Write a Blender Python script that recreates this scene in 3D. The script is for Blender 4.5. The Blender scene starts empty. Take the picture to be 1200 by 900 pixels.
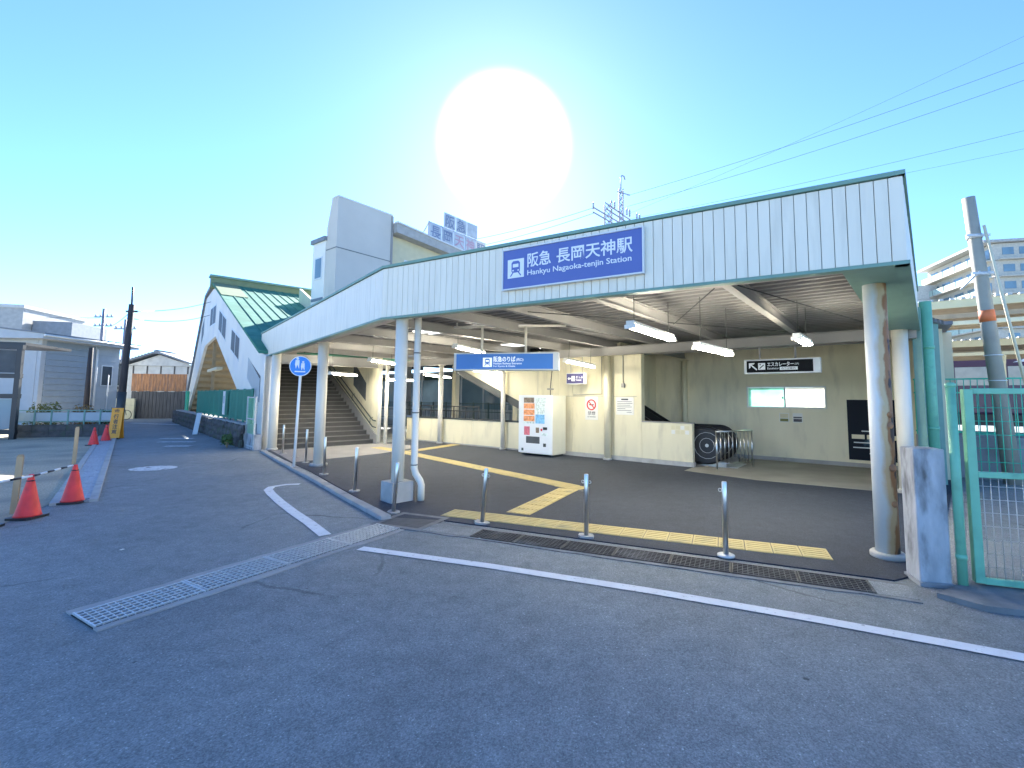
import bpy, math, random
from mathutils import Vector, Matrix
random.seed(7)
R = math.radians
SC = bpy.context.scene
COL = SC.collection
# ------------------------------------------------------------------ camera, sky, sun, exposure
cd = bpy.data.cameras.new('camera'); cam = bpy.data.objects.new('camera', cd); COL.objects.link(cam)
cd.sensor_width = 36; cd.lens = 16.2; cd.shift_x = -40/1200; cd.shift_y = -29/1200
cd.clip_start = .05; cd.clip_end = 3000
cam.matrix_world = Matrix.Translation((0, 0, 1.8)) @ Matrix.Rotation(R(90) + math.atan(44/540), 4, 'X') @ Matrix.Rotation(.006, 4, 'Z')
SC.camera = cam
SUN_EL, SUN_AZ = R(29.3), R(-5.5)
sdir = Vector((math.sin(SUN_AZ)*math.cos(SUN_EL), math.cos(SUN_AZ)*math.cos(SUN_EL), math.sin(SUN_EL)))
w = bpy.data.worlds.new('World'); SC.world = w; w.use_nodes = True
wn = w.node_tree; wn.nodes.clear()
sky = wn.nodes.new('ShaderNodeTexSky'); sky.sky_type = 'NISHITA'; sky.sun_disc = False
sky.sun_elevation = SUN_EL; sky.sun_rotation = SUN_AZ
sky.air_density = 0.7; sky.dust_density = 0.11; sky.ozone_density = 7.0; sky.altitude = 30
bg = wn.nodes.new('ShaderNodeBackground'); bg.inputs[1].default_value = .082
wo = wn.nodes.new('ShaderNodeOutputWorld')
wn.links.new(sky.outputs[0], bg.inputs[0])
# the sun's own glare in the sky: a bright round aureole about the sun's direction
geo = wn.nodes.new('ShaderNodeTexCoord'); dt = wn.nodes.new('ShaderNodeVectorMath'); dt.operation = 'DOT_PRODUCT'; dt.inputs[1].default_value = sdir
nrm = wn.nodes.new('ShaderNodeVectorMath'); nrm.operation = 'NORMALIZE'; wn.links.new(geo.outputs['Generated'], nrm.inputs[0]); wn.links.new(nrm.outputs[0], dt.inputs[0])
mr = wn.nodes.new('ShaderNodeMapRange'); mr.interpolation_type = 'SMOOTHERSTEP'; mr.inputs[1].default_value = math.cos(R(8.2)); mr.inputs[2].default_value = math.cos(R(4.6)); mr.inputs[3].default_value = 0; mr.inputs[4].default_value = .45
wn.links.new(dt.outputs['Value'], mr.inputs[0])
bg2 = wn.nodes.new('ShaderNodeBackground'); bg2.inputs[0].default_value = (1, .98, .94, 1); wn.links.new(mr.outputs[0], bg2.inputs[1])
ad = wn.nodes.new('ShaderNodeAddShader'); wn.links.new(bg.outputs[0], ad.inputs[0]); wn.links.new(bg2.outputs[0], ad.inputs[1]); wn.links.new(ad.outputs[0], wo.inputs[0])
sl = bpy.data.lights.new('sun', 'SUN'); sl.energy = 5.0; sl.angle = R(.5); sl.color = (1, .95, .87)
so = bpy.data.objects.new('sun', sl); COL.objects.link(so)
so.rotation_mode = 'QUATERNION'; so.rotation_quaternion = sdir.to_track_quat('Z', 'Y'); so.location = sdir*60
SC.view_settings.view_transform = 'Standard'; SC.view_settings.look = 'None'
SC.view_settings.exposure = 2.48; SC.view_settings.gamma = 1; SC.view_settings.use_curve_mapping = False
SC.view_settings.use_white_balance = True; SC.view_settings.white_balance_temperature = 6150; SC.view_settings.white_balance_tint = 9
SC.render.engine = 'CYCLES'; SC.cycles.use_denoising = True; SC.cycles.max_bounces = 8
SC.cycles.sample_clamp_indirect = 6

# ------------------------------------------------------------------ materials
MATS = {}
def mat(name, col, rough=.6, metal=0., var=.12, vs=3., bump=0., bs=60., col2=None, c2s=2., c2lo=.5, c2hi=.65, emit=0, trans=False, spec=.5, stretch=None):
    if name in MATS: return MATS[name]
    m = bpy.data.materials.new(name); m.use_nodes = True
    t = m.node_tree; N = t.nodes; L = t.links
    p = N['Principled BSDF']; p.inputs['Roughness'].default_value = rough; p.inputs['Metallic'].default_value = metal
    p.inputs['Specular IOR Level'].default_value = spec
    tc = N.new('ShaderNodeTexCoord'); mp = N.new('ShaderNodeMapping'); L.new(tc.outputs['Object'], mp.inputs[0])
    oi = N.new('ShaderNodeObjectInfo'); vm_ = N.new('ShaderNodeVectorMath'); vm_.operation = 'SCALE'; vm_.inputs[0].default_value = (31, 17, 7); L.new(oi.outputs['Random'], vm_.inputs['Scale']); L.new(vm_.outputs[0], mp.inputs['Location'])
    if stretch: mp.inputs['Scale'].default_value = stretch
    def noise(s, d=5.):
        n = N.new('ShaderNodeTexNoise'); n.inputs['Scale'].default_value = s; n.inputs['Detail'].default_value = d
        L.new(mp.outputs[0], n.inputs[0]); return n.outputs[0]
    def mix(fac, a, b):
        x = N.new('ShaderNodeMix'); x.data_type = 'RGBA'
        if isinstance(fac, float): x.inputs[0].default_value = fac
        else: L.new(fac, x.inputs[0])
        for i, v in ((6, a), (7, b)):
            if isinstance(v, tuple): x.inputs[i].default_value = (*v[:3], 1)
            else: L.new(v, x.inputs[i])
        return x.outputs[2]
    def ramp(v, lo, hi):
        r = N.new('ShaderNodeMapRange'); r.inputs[1].default_value = lo; r.inputs[2].default_value = hi
        L.new(v, r.inputs[0]); return r.outputs[0]
    dk = tuple(c*(1-var) for c in col); lt = tuple(min(1, c*(1+var)) for c in col)
    c = mix(ramp(noise(vs), .3, .7), dk, lt)
    if col2: c = mix(ramp(noise(c2s, 8.), c2lo, c2hi), c, tuple(col2))
    L.new(c, p.inputs['Base Color'])
    if bump:
        b = N.new('ShaderNodeBump'); b.inputs['Strength'].default_value = bump; b.inputs['Distance'].default_value = .01
        L.new(noise(bs, 6.), b.inputs['Height']); L.new(b.outputs[0], p.inputs['Normal'])
    if emit:
        p.inputs['Emission Color'].default_value = (*col, 1); p.inputs['Emission Strength'].default_value = emit
    if trans:
        tr = N.new('ShaderNodeBsdfTranslucent'); L.new(c, tr.inputs[0])
        mx = N.new('ShaderNodeMixShader'); mx.inputs[0].default_value = .75
        L.new(p.outputs[0], mx.inputs[1]); L.new(tr.outputs[0], mx.inputs[2]); L.new(mx.outputs[0], N['Material Output'].inputs[0])
    MATS[name] = m; m['nodes'] = 1
    return m

def asphalt(name, col, patch, crack=True):
    m = bpy.data.materials.new(name); m.use_nodes = True
    t = m.node_tree; N = t.nodes; L = t.links; p = N['Principled BSDF']
    tc = N.new('ShaderNodeTexCoord')
    def noise(s, d=4., r=.5):
        n = N.new('ShaderNodeTexNoise'); n.inputs['Scale'].default_value = s; n.inputs['Detail'].default_value = d; n.inputs['Roughness'].default_value = r
        L.new(tc.outputs['Object'], n.inputs[0]); return n
    def rmp(v, stops):
        r = N.new('ShaderNodeValToRGB'); e = r.color_ramp.elements
        while len(e) < len(stops): e.new(.5)
        for k, (pos, c) in enumerate(stops): e[k].position = pos; e[k].color = (*c, 1)
        L.new(v, r.inputs[0]); return r.outputs[0]
    def mixm(a, b, mode='MULTIPLY', f=1.):
        x = N.new('ShaderNodeMix'); x.data_type = 'RGBA'; x.blend_type = mode; x.inputs[0].default_value = f
        L.new(a, x.inputs[6]); L.new(b, x.inputs[7]); return x.outputs[2]
    big = rmp(noise(.35, 6, .6).outputs[0], [(.3, tuple(c*.8 for c in col)), (.5, col), (.72, patch)])
    mid = mixm(rmp(noise(5., 5, .7).outputs[0], [(.3, (.82,)*3), (.7, (1.14,)*3)]), rmp(noise(48., 3, .8).outputs[0], [(.3, (.78,)*3), (.7, (1.22,)*3)]))
    v = N.new('ShaderNodeTexVoronoi'); v.inputs['Scale'].default_value = 130; L.new(tc.outputs['Object'], v.inputs[0])
    fine = rmp(v.outputs['Color'], [(.0, (.62,)*3), (.55, (.95,)*3), (.9, (1.2,)*3), (1., (2.3,)*3)])
    c = mixm(mixm(big, mid), fine)
    stain = rmp(noise(1.7, 6, .6).outputs[0], [(.0, (.6,)*3), (.30, (.78,)*3), (.36, (1,)*3)]); c = mixm(c, stain)
    spot = rmp(noise(7.5, 2, .4).outputs[0], [(.0, (.35,)*3), (.205, (.45,)*3), (.225, (1,)*3)]); c = mixm(c, spot)
    if crack:
        nz = noise(1.6, 5, .65)
        mm = N.new('ShaderNodeMix'); mm.data_type = 'VECTOR'; mm.inputs[0].default_value = .16
        L.new(tc.outputs['Object'], mm.inputs[4]); L.new(nz.outputs['Color'], mm.inputs[5])
        cv = N.new('ShaderNodeTexVoronoi'); cv.feature = 'DISTANCE_TO_EDGE'; cv.inputs['Scale'].default_value = .42
        L.new(mm.outputs[1], cv.inputs[0])
        ck = rmp(cv.outputs[0], [(0, (.45,)*3), (.0045, (.55,)*3), (.007, (1,)*3)])
        gate = rmp(noise(.5, 3).outputs[0], [(.5, (0,)*3), (.62, (1,)*3)])
        x = N.new('ShaderNodeMix'); x.data_type = 'RGBA'; x.blend_type = 'MULTIPLY'
        L.new(gate, x.inputs[0]); L.new(c, x.inputs[6]); L.new(ck, x.inputs[7]); c = x.outputs[2]
    L.new(c, p.inputs['Base Color'])
    p.inputs['Roughness'].default_value = .82; p.inputs['Specular IOR Level'].default_value = .35
    b = N.new('ShaderNodeBump'); b.inputs['Strength'].default_value = .55; b.inputs['Distance'].default_value = .006
    L.new(v.outputs['Distance'], b.inputs['Height']); L.new(b.outputs[0], p.inputs['Normal'])
    MATS[name] = m; return m

asphalt('asphalt', (.245, .264, .262), (.29, .31, .305))
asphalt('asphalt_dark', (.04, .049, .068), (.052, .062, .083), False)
mat('gravel', (.5, .42, .29), .95, var=.4, vs=38, bump=1., bs=150, col2=(.32, .28, .21), c2s=.8, c2lo=.42, c2hi=.7)
mat('concrete', (.34, .335, .32), .85, var=.12, vs=2.5, bump=.35, bs=40, col2=(.2, .195, .18), c2s=1.6, c2lo=.55, c2hi=.75)
mat('concrete_pale', (.4, .395, .37), .85, var=.1, vs=5, bump=.25, bs=70, col2=(.25, .24, .22), c2s=3, c2lo=.55, c2hi=.8)
mat('concrete_old', (.44, .44, .44), .9, var=.2, vs=9, bump=.8, bs=34, col2=(.11, .105, .1), c2s=7., c2lo=.47, c2hi=.72, stretch=(1, 1, .35))
mat('concrete_floor', (.27, .26, .22), .8, var=.15, vs=1.5, bump=.1, bs=50)
mat('tile_floor', (.22, .21, .205), .6, var=.12, vs=1.5)
mat('white_paint', (.72, .73, .73), .7, var=.06, vs=6, col2=(.3, .3, .3), c2s=22, c2lo=.6, c2hi=.75)
mat('faded_paint', (.6, .62, .62), .75, var=.08, vs=6, col2=(.12, .12, .12), c2s=14, c2lo=.52, c2hi=.66)
mat('tactile', (.5, .4, .17), .75, var=.12, vs=2, bump=.3, bs=30, col2=(.3, .26, .14), c2s=4, c2lo=.52, c2hi=.75)
mat('panel', (.78, .735, .60), .45, var=.04, vs=1.2, col2=(.66, .62, .5), c2s=2.2, c2lo=.52, c2hi=.8, stretch=(4, 4, .55), bump=.05, bs=6)
mat('joint', (.2, .22, .21), .8)
mat('green_trim', (.17, .30, .24), .55, var=.1)
mat('deck', (.2, .195, .19), .55, var=.08, vs=1.2, col2=(.24, .22, .2), c2s=1.1, c2lo=.55, c2hi=.8)
mat('skylight', (.85, .84, .76), .5, trans=True, var=.05)
mat('beam', (.29, .28, .26), .6, var=.06, vs=2)
mat('column', (.76, .72, .62), .5, var=.04, vs=3, col2=(.55, .51, .43), c2s=3, c2lo=.58, c2hi=.85, stretch=(3, 3, .4))
mat('cream', (.68, .62, .43), .6, var=.05, vs=1.2, bump=.06, bs=20, col2=(.5, .45, .32), c2s=2.2, c2lo=.54, c2hi=.85, stretch=(2, 2, .5))
mat('cream_grey', (.72, .66, .47), .65, var=.05, vs=1.0, bump=.06, bs=20, col2=(.5, .46, .34), c2s=1.8, c2lo=.54, c2hi=.85, stretch=(2, 2, .5))
mat('dark_metal', (.05, .055, .055), .5, metal=.3)
mat('dark_green', (.05, .09, .075), .6)
mat('black', (.02, .02, .021), .4)
mat('rubber', (.012, .012, .013), .3)
mat('steel', (.62, .62, .6), .28, metal=1., var=.05)
mat('galv', (.55, .56, .55), .5, metal=.35, var=.12, vs=20)
mat('dark_grate', (.09, .088, .085), .6, metal=.5, var=.3, vs=9, col2=(.2, .2, .2), c2s=2, c2lo=.55, c2hi=.75)
mat('old_cement', (.2, .2, .195), .9, var=.15, vs=6, bump=.4, bs=60, col2=(.13, .13, .13), c2s=4, c2lo=.5, c2hi=.7)
mat('channel_plate', (.34, .36, .38), .6, metal=.2, var=.2, vs=6)
mat('recess_shade', (.03, .03, .028), .95)  # near-black colour standing in for shade inside the drain channel
mat('white_wall', (.8, .77, .68), .65, var=.04, vs=.7, col2=(.62, .63, .64), c2s=.6, c2lo=.5, c2hi=.85)
mat('tower_wall', (.58, .55, .48), .7, var=.06, vs=.6)
mat('yellow_wall', (.62, .56, .36), .7, var=.05)
mat('roof_green', (.07, .21, .15), .85, spec=.1, var=.12, vs=1.5, col2=(.1, .26, .19), c2s=1.2)
mat('roof_pale', (.2, .25, .15), .8, var=.08, spec=.1)
mat('wood_inside', (.33, .25, .14), .7)
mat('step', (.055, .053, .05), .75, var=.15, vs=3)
mat('nosing', (.15, .145, .135), .7)
mat('handrail', (.03, .05, .045), .35)
mat('sign_blue', (.10, .14, .38), .4, var=.03)
mat('sign_blue2', (.05, .17, .5), .4, var=.03, emit=.035)
mat('sign_lit', (.8, .85, .85), .4, var=.02, emit=.12)
mat('sign_white', (.78, .8, .8), .4, var=.02)
mat('sign_frame', (.66, .68, .67), .45, var=.03)
mat('sign_black', (.008, .009, .011), .6, spec=.12)
mat('sign_purple', (.04, .035, .12), .4)
mat('road_sign_blue', (.02, .22, .7), .35, var=.08, vs=8)
mat('red', (.6, .02, .03), .5)
mat('lamp_body', (.7, .7, .66), .4)
mat('tube', (1., .9, .72), .4, emit=30)
mat('vm_white', (.74, .76, .76), .35, var=.02)
mat('vm_side', (.62, .61, .5), .4, var=.03)
mat('orange_print', (.75, .3, .12), .5, var=.4, vs=14)
mat('blue_print', (.2, .45, .7), .5, var=.4, vs=14)
mat('pale_print', (.62, .7, .66), .5, var=.4, vs=18)
mat('pink_print', (.65, .16, .2), .5, var=.3, vs=14)
mat('brown_print', (.2, .15, .1), .5, var=.5, vs=22)
mat('cone_red', (.85, .045, .04), .5, var=.12, vs=5, col2=(.45, .05, .05), c2s=4, c2lo=.55, c2hi=.8)
mat('yellow_plastic', (.8, .33, .02), .5, var=.08)
mat('wood_stake', (.42, .3, .17), .85, var=.2, vs=6, stretch=(1, 1, .2))
mat('wood_pole', (.055, .045, .04), .85, var=.25, vs=5, stretch=(4, 4, .3))
mat('pole_concrete', (.36, .34, .27), .85, var=.08, vs=4, bump=.2, bs=60)
mat('orange', (.8, .2, .06), .6)
mat('green_fence', (.025, .19, .13), .5, var=.1)
mat('gate_green', (.2, .5, .32), .45, var=.07, vs=6, col2=(.14, .36, .24), c2s=5, c2lo=.55, c2hi=.75)
mat('mesh_green', (.05, .5, .32), .45, var=.05)
mat('wire', (.03, .03, .03), .6)
mat('galv_wire', (.55, .56, .55), .5, metal=.4)
mat('stone', (.1, .09, .085), .95, var=.3, vs=4, bump=.8, bs=12, col2=(.08, .09, .06), c2s=2.5)
mat('siding', (.28, .33, .36), .7, var=.05)
mat('siding_pale', (.42, .45, .46), .7, var=.05)
mat('roof_grey', (.2, .22, .24), .6)
mat('grey_wall', (.4, .39, .36), .8)
mat('glass_dark', (.09, .1, .105), .5, var=.15, spec=.12)
mat('glass_blue', (.16, .24, .28), .12, var=.15, vs=1)
mat('rust_tin', (.42, .2, .09), .8, var=.3, vs=4, stretch=(3, 3, .5), col2=(.25, .15, .1), c2s=3)
mat('dark_plank', (.1, .095, .09), .9, var=.3, vs=4, stretch=(4, 4, .4))
mat('tile_roof', (.17, .19, .21), .6, var=.15, vs=8)
mat('plaster', (.55, .54, .5), .85)
mat('leaf', (.06, .11, .03), .6, var=.4, vs=7)
mat('leaf_yellow', (.16, .17, .04), .6, var=.35, vs=7)
mat('leaf_orange', (.25, .15, .05), .6, var=.35, vs=7)
mat('train_maroon', (.075, .03, .07), .25, var=.04)
mat('train_window', (.5, .48, .4), .3)
mat('purlin', (.42, .33, .23), .75, var=.12)
mat('apt_pale', (.5, .46, .38), .8)
mat('apt_green', (.4, .5, .42), .8)
mat('steel_tower', (.28, .27, .29), .6, metal=.3)
mat('board_panel', (.38, .43, .47), .6)
mat('board_text', (.16, .2, .3), .6)
mat('board_text_red', (.4, .26, .32), .6)
mat('insulator', (.35, .33, .33), .4)
mat('win_white', (.86, .85, .78), .5, trans=True, var=.03)
mat('win_green', (.52, .80, .68), .5, trans=True, var=.25, vs=2.2)
mat('paper', (.7, .69, .64), .6, var=.02)
mat('ink', (.05, .05, .06), .6)
mat('cover_plate', (.075, .078, .08), .8, var=.2, vs=10, bump=.3, bs=90)

def special_rust():
    m = bpy.data.materials.new('rusty_column'); m.use_nodes = True
    t = m.node_tree; N = t.nodes; L = t.links; p = N['Principled BSDF']
    tc = N.new('ShaderNodeTexCoord'); sp = N.new('ShaderNodeSeparateXYZ'); L.new(tc.outputs['Object'], sp.inputs[0])
    def math_(op, a, b, c=None):
        x = N.new('ShaderNodeMath'); x.operation = op
        for i, v in enumerate((a, b, c)):
            if v is None: continue
            if isinstance(v, (int, float)): x.inputs[i].default_value = v
            else: L.new(v, x.inputs[i])
        return x.outputs[0]
    def noise(s, sc, d=6):
        mp = N.new('ShaderNodeMapping'); mp.inputs['Scale'].default_value = sc; L.new(tc.outputs['Object'], mp.inputs[0])
        n = N.new('ShaderNodeTexNoise'); n.inputs['Scale'].default_value = s; n.inputs['Detail'].default_value = d; L.new(mp.outputs[0], n.inputs[0]); return n.outputs[0]
    side = math_('ADD', math_('MULTIPLY', sp.outputs[0], .62/.118), math_('MULTIPLY', sp.outputs[1], -.78/.118))   # the flaked strip runs down one side
    n1 = noise(3, (1, 1, .8)); n2 = noise(14, (1, 1, .35))
    v = math_('ADD', side, math_('MULTIPLY', math_('SUBTRACT', n1, .5), 1.1))
    v = math_('ADD', v, math_('MULTIPLY', math_('SUBTRACT', n2, .5), .5))
    def rng(lo, hi):
        r = N.new('ShaderNodeMapRange'); r.inputs[1].default_value = lo; r.inputs[2].default_value = hi; L.new(v, r.inputs[0]); return r.outputs[0]
    def mix(f, a, b):
        x = N.new('ShaderNodeMix'); x.data_type = 'RGBA'; L.new(f, x.inputs[0])
        for i, q in ((6, a), (7, b)):
            if isinstance(q, tuple): x.inputs[i].default_value = (*q, 1)
            else: L.new(q, x.inputs[i])
        return x.outputs[2]
    c = mix(rng(.1, .5), (.66, .68, .66), (.62, .45, .25)); c = mix(rng(.72, .85), c, (.36, .16, .06)); c = mix(rng(1.0, 1.08), c, (.06, .035, .025))
    L.new(c, p.inputs['Base Color']); p.inputs['Roughness'].default_value = .6
    b = N.new('ShaderNodeBump'); b.inputs['Strength'].default_value = .6; b.inputs['Distance'].default_value = .01; L.new(rng(.6, 1.), b.inputs['Height']); L.new(b.outputs[0], p.inputs['Normal'])
    MATS['rusty_column'] = m
special_rust()

def special_poster():
    m = bpy.data.materials.new('poster_print'); m.use_nodes = True
    t = m.node_tree; N = t.nodes; L = t.links; p = N['Principled BSDF']; p.inputs['Roughness'].default_value = .6; p.inputs['Specular IOR Level'].default_value = .12
    tc = N.new('ShaderNodeTexCoord'); mp = N.new('ShaderNodeMapping'); mp.inputs['Location'].default_value = (-.55, 0, -1.1); mp.inputs['Scale'].default_value = (1, 1, 2.2)
    L.new(tc.outputs['Object'], mp.inputs[0])
    ln = N.new('ShaderNodeVectorMath'); ln.operation = 'LENGTH'; L.new(mp.outputs[0], ln.inputs[0])
    n = N.new('ShaderNodeTexNoise'); n.inputs['Scale'].default_value = 5; n.inputs['Detail'].default_value = 8; n.inputs['Distortion'].default_value = 1.5; L.new(tc.outputs['Object'], n.inputs[0])
    a = N.new('ShaderNodeMath'); a.operation = 'MULTIPLY_ADD'; a.inputs[1].default_value = .9; L.new(n.outputs[0], a.inputs[0]); L.new(ln.outputs['Value'], a.inputs[2])
    r = N.new('ShaderNodeValToRGB'); e = r.color_ramp.elements; e[0].position = .35; e[0].color = (.5, .6, .65, 1); e[1].position = .75; e[1].color = (.012, .016, .026, 1)
    x = e.new(.5); x.color = (.05, .09, .13, 1)
    L.new(a.outputs[0], r.inputs[0]); L.new(r.outputs[0], p.inputs['Base Color']); MATS['poster_print'] = m
special_poster()

# ------------------------------------------------------------------ mesh helpers
class MB:
    def __init__(s): s.v = []; s.f = []; s.smooth = set()
    def quadbox(s, P):
        b = len(s.v); s.v += [tuple(p) for p in P]
        for f in ((0,3,2,1), (4,5,6,7), (0,1,5,4), (1,2,6,5), (2,3,7,6), (3,0,4,7)): s.f.append(tuple(b+i for i in f))
        return s
    def box(s, x0, x1, y0, y1, z0, z1):
        return s.quadbox([(x0,y0,z0), (x1,y0,z0), (x1,y1,z0), (x0,y1,z0), (x0,y0,z1), (x1,y0,z1), (x1,y1,z1), (x0,y1,z1)])
    def bar(s, p, q, w, h=None, up=(0,0,1)):
        p = Vector(p); q = Vector(q); h = h or w; d = (q-p).normalized(); u = Vector(up)
        if abs(d.dot(u)) > .98: u = Vector((1, 0, 0))
        x = d.cross(u).normalized()*w/2; y = x.cross(d).normalized()*h/2
        return s.quadbox([p-x-y, p+x-y, q+x-y, q-x-y, p-x+y, p+x+y, q+x+y, q-x+y])
    def tube(s, pts, r, n=10, cap=True):
        pts = [Vector(p) for p in pts]; rs = r if isinstance(r, (list, tuple)) else [r]*len(pts)
        b = len(s.v); ref = None
        for i, p in enumerate(pts):
            d = (pts[min(i+1, len(pts)-1)] - pts[max(i-1, 0)]).normalized()
            if ref is None: ref = Vector((0,0,1)) if abs(d.z) < .9 else Vector((1,0,0))
            x = d.cross(ref).normalized(); y = d.cross(x).normalized(); ref = x.cross(d)*1
            for k in range(n):
                a = 2*math.pi*k/n; s.v.append(tuple(p + (x*math.cos(a) + y*math.sin(a))*rs[i]))
        for i in range(len(pts)-1):
            for k in range(n):
                k2 = (k+1) % n; s.f.append((b+i*n+k, b+i*n+k2, b+(i+1)*n+k2, b+(i+1)*n+k)); s.smooth.add(len(s.f)-1)
        if cap:
            s.f.append(tuple(b+k for k in reversed(range(n)))); s.f.append(tuple(b+(len(pts)-1)*n+k for k in range(n)))
        return s
    def prism(s, poly, z0, z1):
        n = len(poly); b = len(s.v)
        s.v += [(x, y, z0) for x, y in poly] + [(x, y, z1) for x, y in poly]
        s.f.append(tuple(b+i for i in reversed(range(n)))); s.f.append(tuple(b+n+i for i in range(n)))
        for i in range(n): j = (i+1) % n; s.f.append((b+i, b+j, b+n+j, b+n+i))
        return s
    def prism_x(s, poly, x0, x1):      # outline in (y, z), thickness along x
        n = len(poly); b = len(s.v)
        s.v += [(x0, y, z) for y, z in poly] + [(x1, y, z) for y, z in poly]
        s.f.append(tuple(b+i for i in reversed(range(n)))); s.f.append(tuple(b+n+i for i in range(n)))
        for i in range(n): j = (i+1) % n; s.f.append((b+i, b+j, b+n+j, b+n+i))
        return s
    def prism_y(s, poly, y0, y1):      # outline in (x, z), thickness along y
        n = len(poly); b = len(s.v)
        s.v += [(x, y0, z) for x, z in poly] + [(x, y1, z) for x, z in poly]
        s.f.append(tuple(b+i for i in range(n))); s.f.append(tuple(b+n+i for i in reversed(range(n))))
        for i in range(n): j = (i+1) % n; s.f.append((b+j, b+i, b+n+i, b+n+j))
        return s
    def sheet(s, poly, z):
        b = len(s.v); s.v += [(x, y, z) for x, y in poly]; s.f.append(tuple(range(b, b+len(poly)))); return s
    def lathe(s, prof, n=20, c=(0,0,0)):
        b = len(s.v)
        for r, z in prof:
            for k in range(n): a = 2*math.pi*k/n; s.v.append((c[0]+r*math.cos(a), c[1]+r*math.sin(a), c[2]+z))
        for i in range(len(prof)-1):
            for k in range(n): k2 = (k+1) % n; s.f.append((b+i*n+k, b+i*n+k2, b+(i+1)*n+k2, b+(i+1)*n+k)); s.smooth.add(len(s.f)-1)
        s.f.append(tuple(b+k for k in reversed(range(n)))); s.f.append(tuple(b+(len(prof)-1)*n+k for k in range(n)))
        return s
    def mesh(s, name, m):
        me = bpy.data.meshes.new(name); me.from_pydata(s.v, [], s.f)
        for i in s.smooth: me.polygons[i].use_smooth = True
        me.materials.append(MATS[m] if isinstance(m, str) else m); me.update(); return me
    def build(s, name, m, parent=None, loc=None, rz=0, bevel=0, kind=None):
        return link(name, s.mesh(name, m), parent, loc, rz, bevel, kind)
def link(name, me, parent=None, loc=None, rz=0, bevel=0, kind=None):
    o = bpy.data.objects.new(name, me); COL.objects.link(o)
    if parent is not None: o.parent = parent
    if loc is not None: o.location = loc
    if rz: o.rotation_euler.z = rz
    if bevel:
        b = o.modifiers.new('bevel', 'BEVEL'); b.width = bevel; b.segments = 2; b.limit_method = 'ANGLE'; b.angle_limit = R(40)
    if kind: o['kind'] = kind
    return o
def tag(o, label, cat, group=None):
    o['label'] = label; o['category'] = cat
    if group: o['group'] = group
    return o
def thing(name, label, cat, loc=(0,0,0), rz=0, group=None):
    o = bpy.data.objects.new(name, None); COL.objects.link(o); o.empty_display_size = .2
    o.location = loc; o.rotation_euler.z = rz; return tag(o, label, cat, group)
def copy_tree(o, parent=None):
    c = o.copy(); COL.objects.link(c)
    if parent is not None: c.parent = parent
    for ch in list(o.children): copy_tree(ch, c)
    return c
def text(s, size, m, parent, loc, rot=(R(90), 0, 0), name='lettering', width=None, depth=.002, bold=0., align='LEFT'):
    cu = bpy.data.curves.new('t', 'FONT'); cu.body = s; cu.size = size; cu.extrude = depth; cu.align_x = align; cu.offset = bold
    cu.resolution_u = 3
    o = bpy.data.objects.new('t', cu); COL.objects.link(o)
    dg = bpy.context.evaluated_depsgraph_get(); me = bpy.data.meshes.new_from_object(o.evaluated_get(dg))
    bpy.data.objects.remove(o); bpy.data.curves.remove(cu)
    if width and me.vertices:
        xs = [v.co.x for v in me.vertices]; w0 = max(xs)-min(xs)
        if w0 > 0:
            for v in me.vertices: v.co.x *= width/w0
    me.materials.clear(); me.materials.append(MATS[m])
    ob = link(name, me, parent, loc); ob.rotation_euler = rot; return ob
def fit_plate(me_box): return me_box

def ang(d): return math.atan2(d[1], d[0])
def unit(d): l = math.hypot(*d); return (d[0]/l, d[1]/l)
# station grid: x along the concourse wall (left-far to right-near), y into the building
W0 = (-5.25, 18.79); E1 = (.804, -.595); E2 = (.595, .804); GA = ang(E1)
def G(a, b): return (W0[0]+a*E1[0]+b*E2[0], W0[1]+a*E1[1]+b*E2[1])
def loc(p): q = (p[0]-W0[0], p[1]-W0[1]); return (q[0]*E1[0]+q[1]*E1[1], q[0]*E2[0]+q[1]*E2[1])
# canopy corners
A = (3.59, 4.49); B = (-2.91, 8.06); C = (-10.55, 16.96); D = (7.15, 8.77)
ZB, ZT = 3.15, 4.08

# ================================================================== GROUND
MB().sheet([(-400, -60), (400, -60), (400, 900), (-400, 900)], 0).build('road', 'asphalt', kind='structure')
MB().sheet([(-7.2, 6.0), (-8.2, 7.9), (-21.9, 23.4), (-30, 30), (-60, 32), (-60, -6), (-9.0, -6)], .006).build('gravel_lot', 'gravel', kind='structure')
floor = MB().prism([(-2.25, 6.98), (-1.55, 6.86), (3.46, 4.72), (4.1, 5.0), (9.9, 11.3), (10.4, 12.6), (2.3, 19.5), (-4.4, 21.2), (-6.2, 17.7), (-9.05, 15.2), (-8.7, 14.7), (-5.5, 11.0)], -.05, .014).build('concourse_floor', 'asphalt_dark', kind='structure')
MB().prism([(-8.85, 15.05), (-8.5, 14.65), (-6.75, 12.5), (-5.15, 14.4), (-4.6, 15.9), (-4.9, 16.9), (-6.25, 17.6)], .0, .019).build('tiled_floor', 'tile_floor', kind='structure')
MB().prism([G(11.3, -.72), G(13.0, -1.0), G(16.1, -.75), G(16.2, 2.7), G(9.0, 2.7), G(9.0, .2), G(11.3, .2)], .0, .02).build('concrete_floor', 'concrete_floor', kind='structure')
MB().prism([G(-19, .1), G(6.6, .1), G(6.6, 9.5), G(-19, 9.5)], -.02, .012).build('platform_floor', 'concrete_pale', kind='structure')
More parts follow.
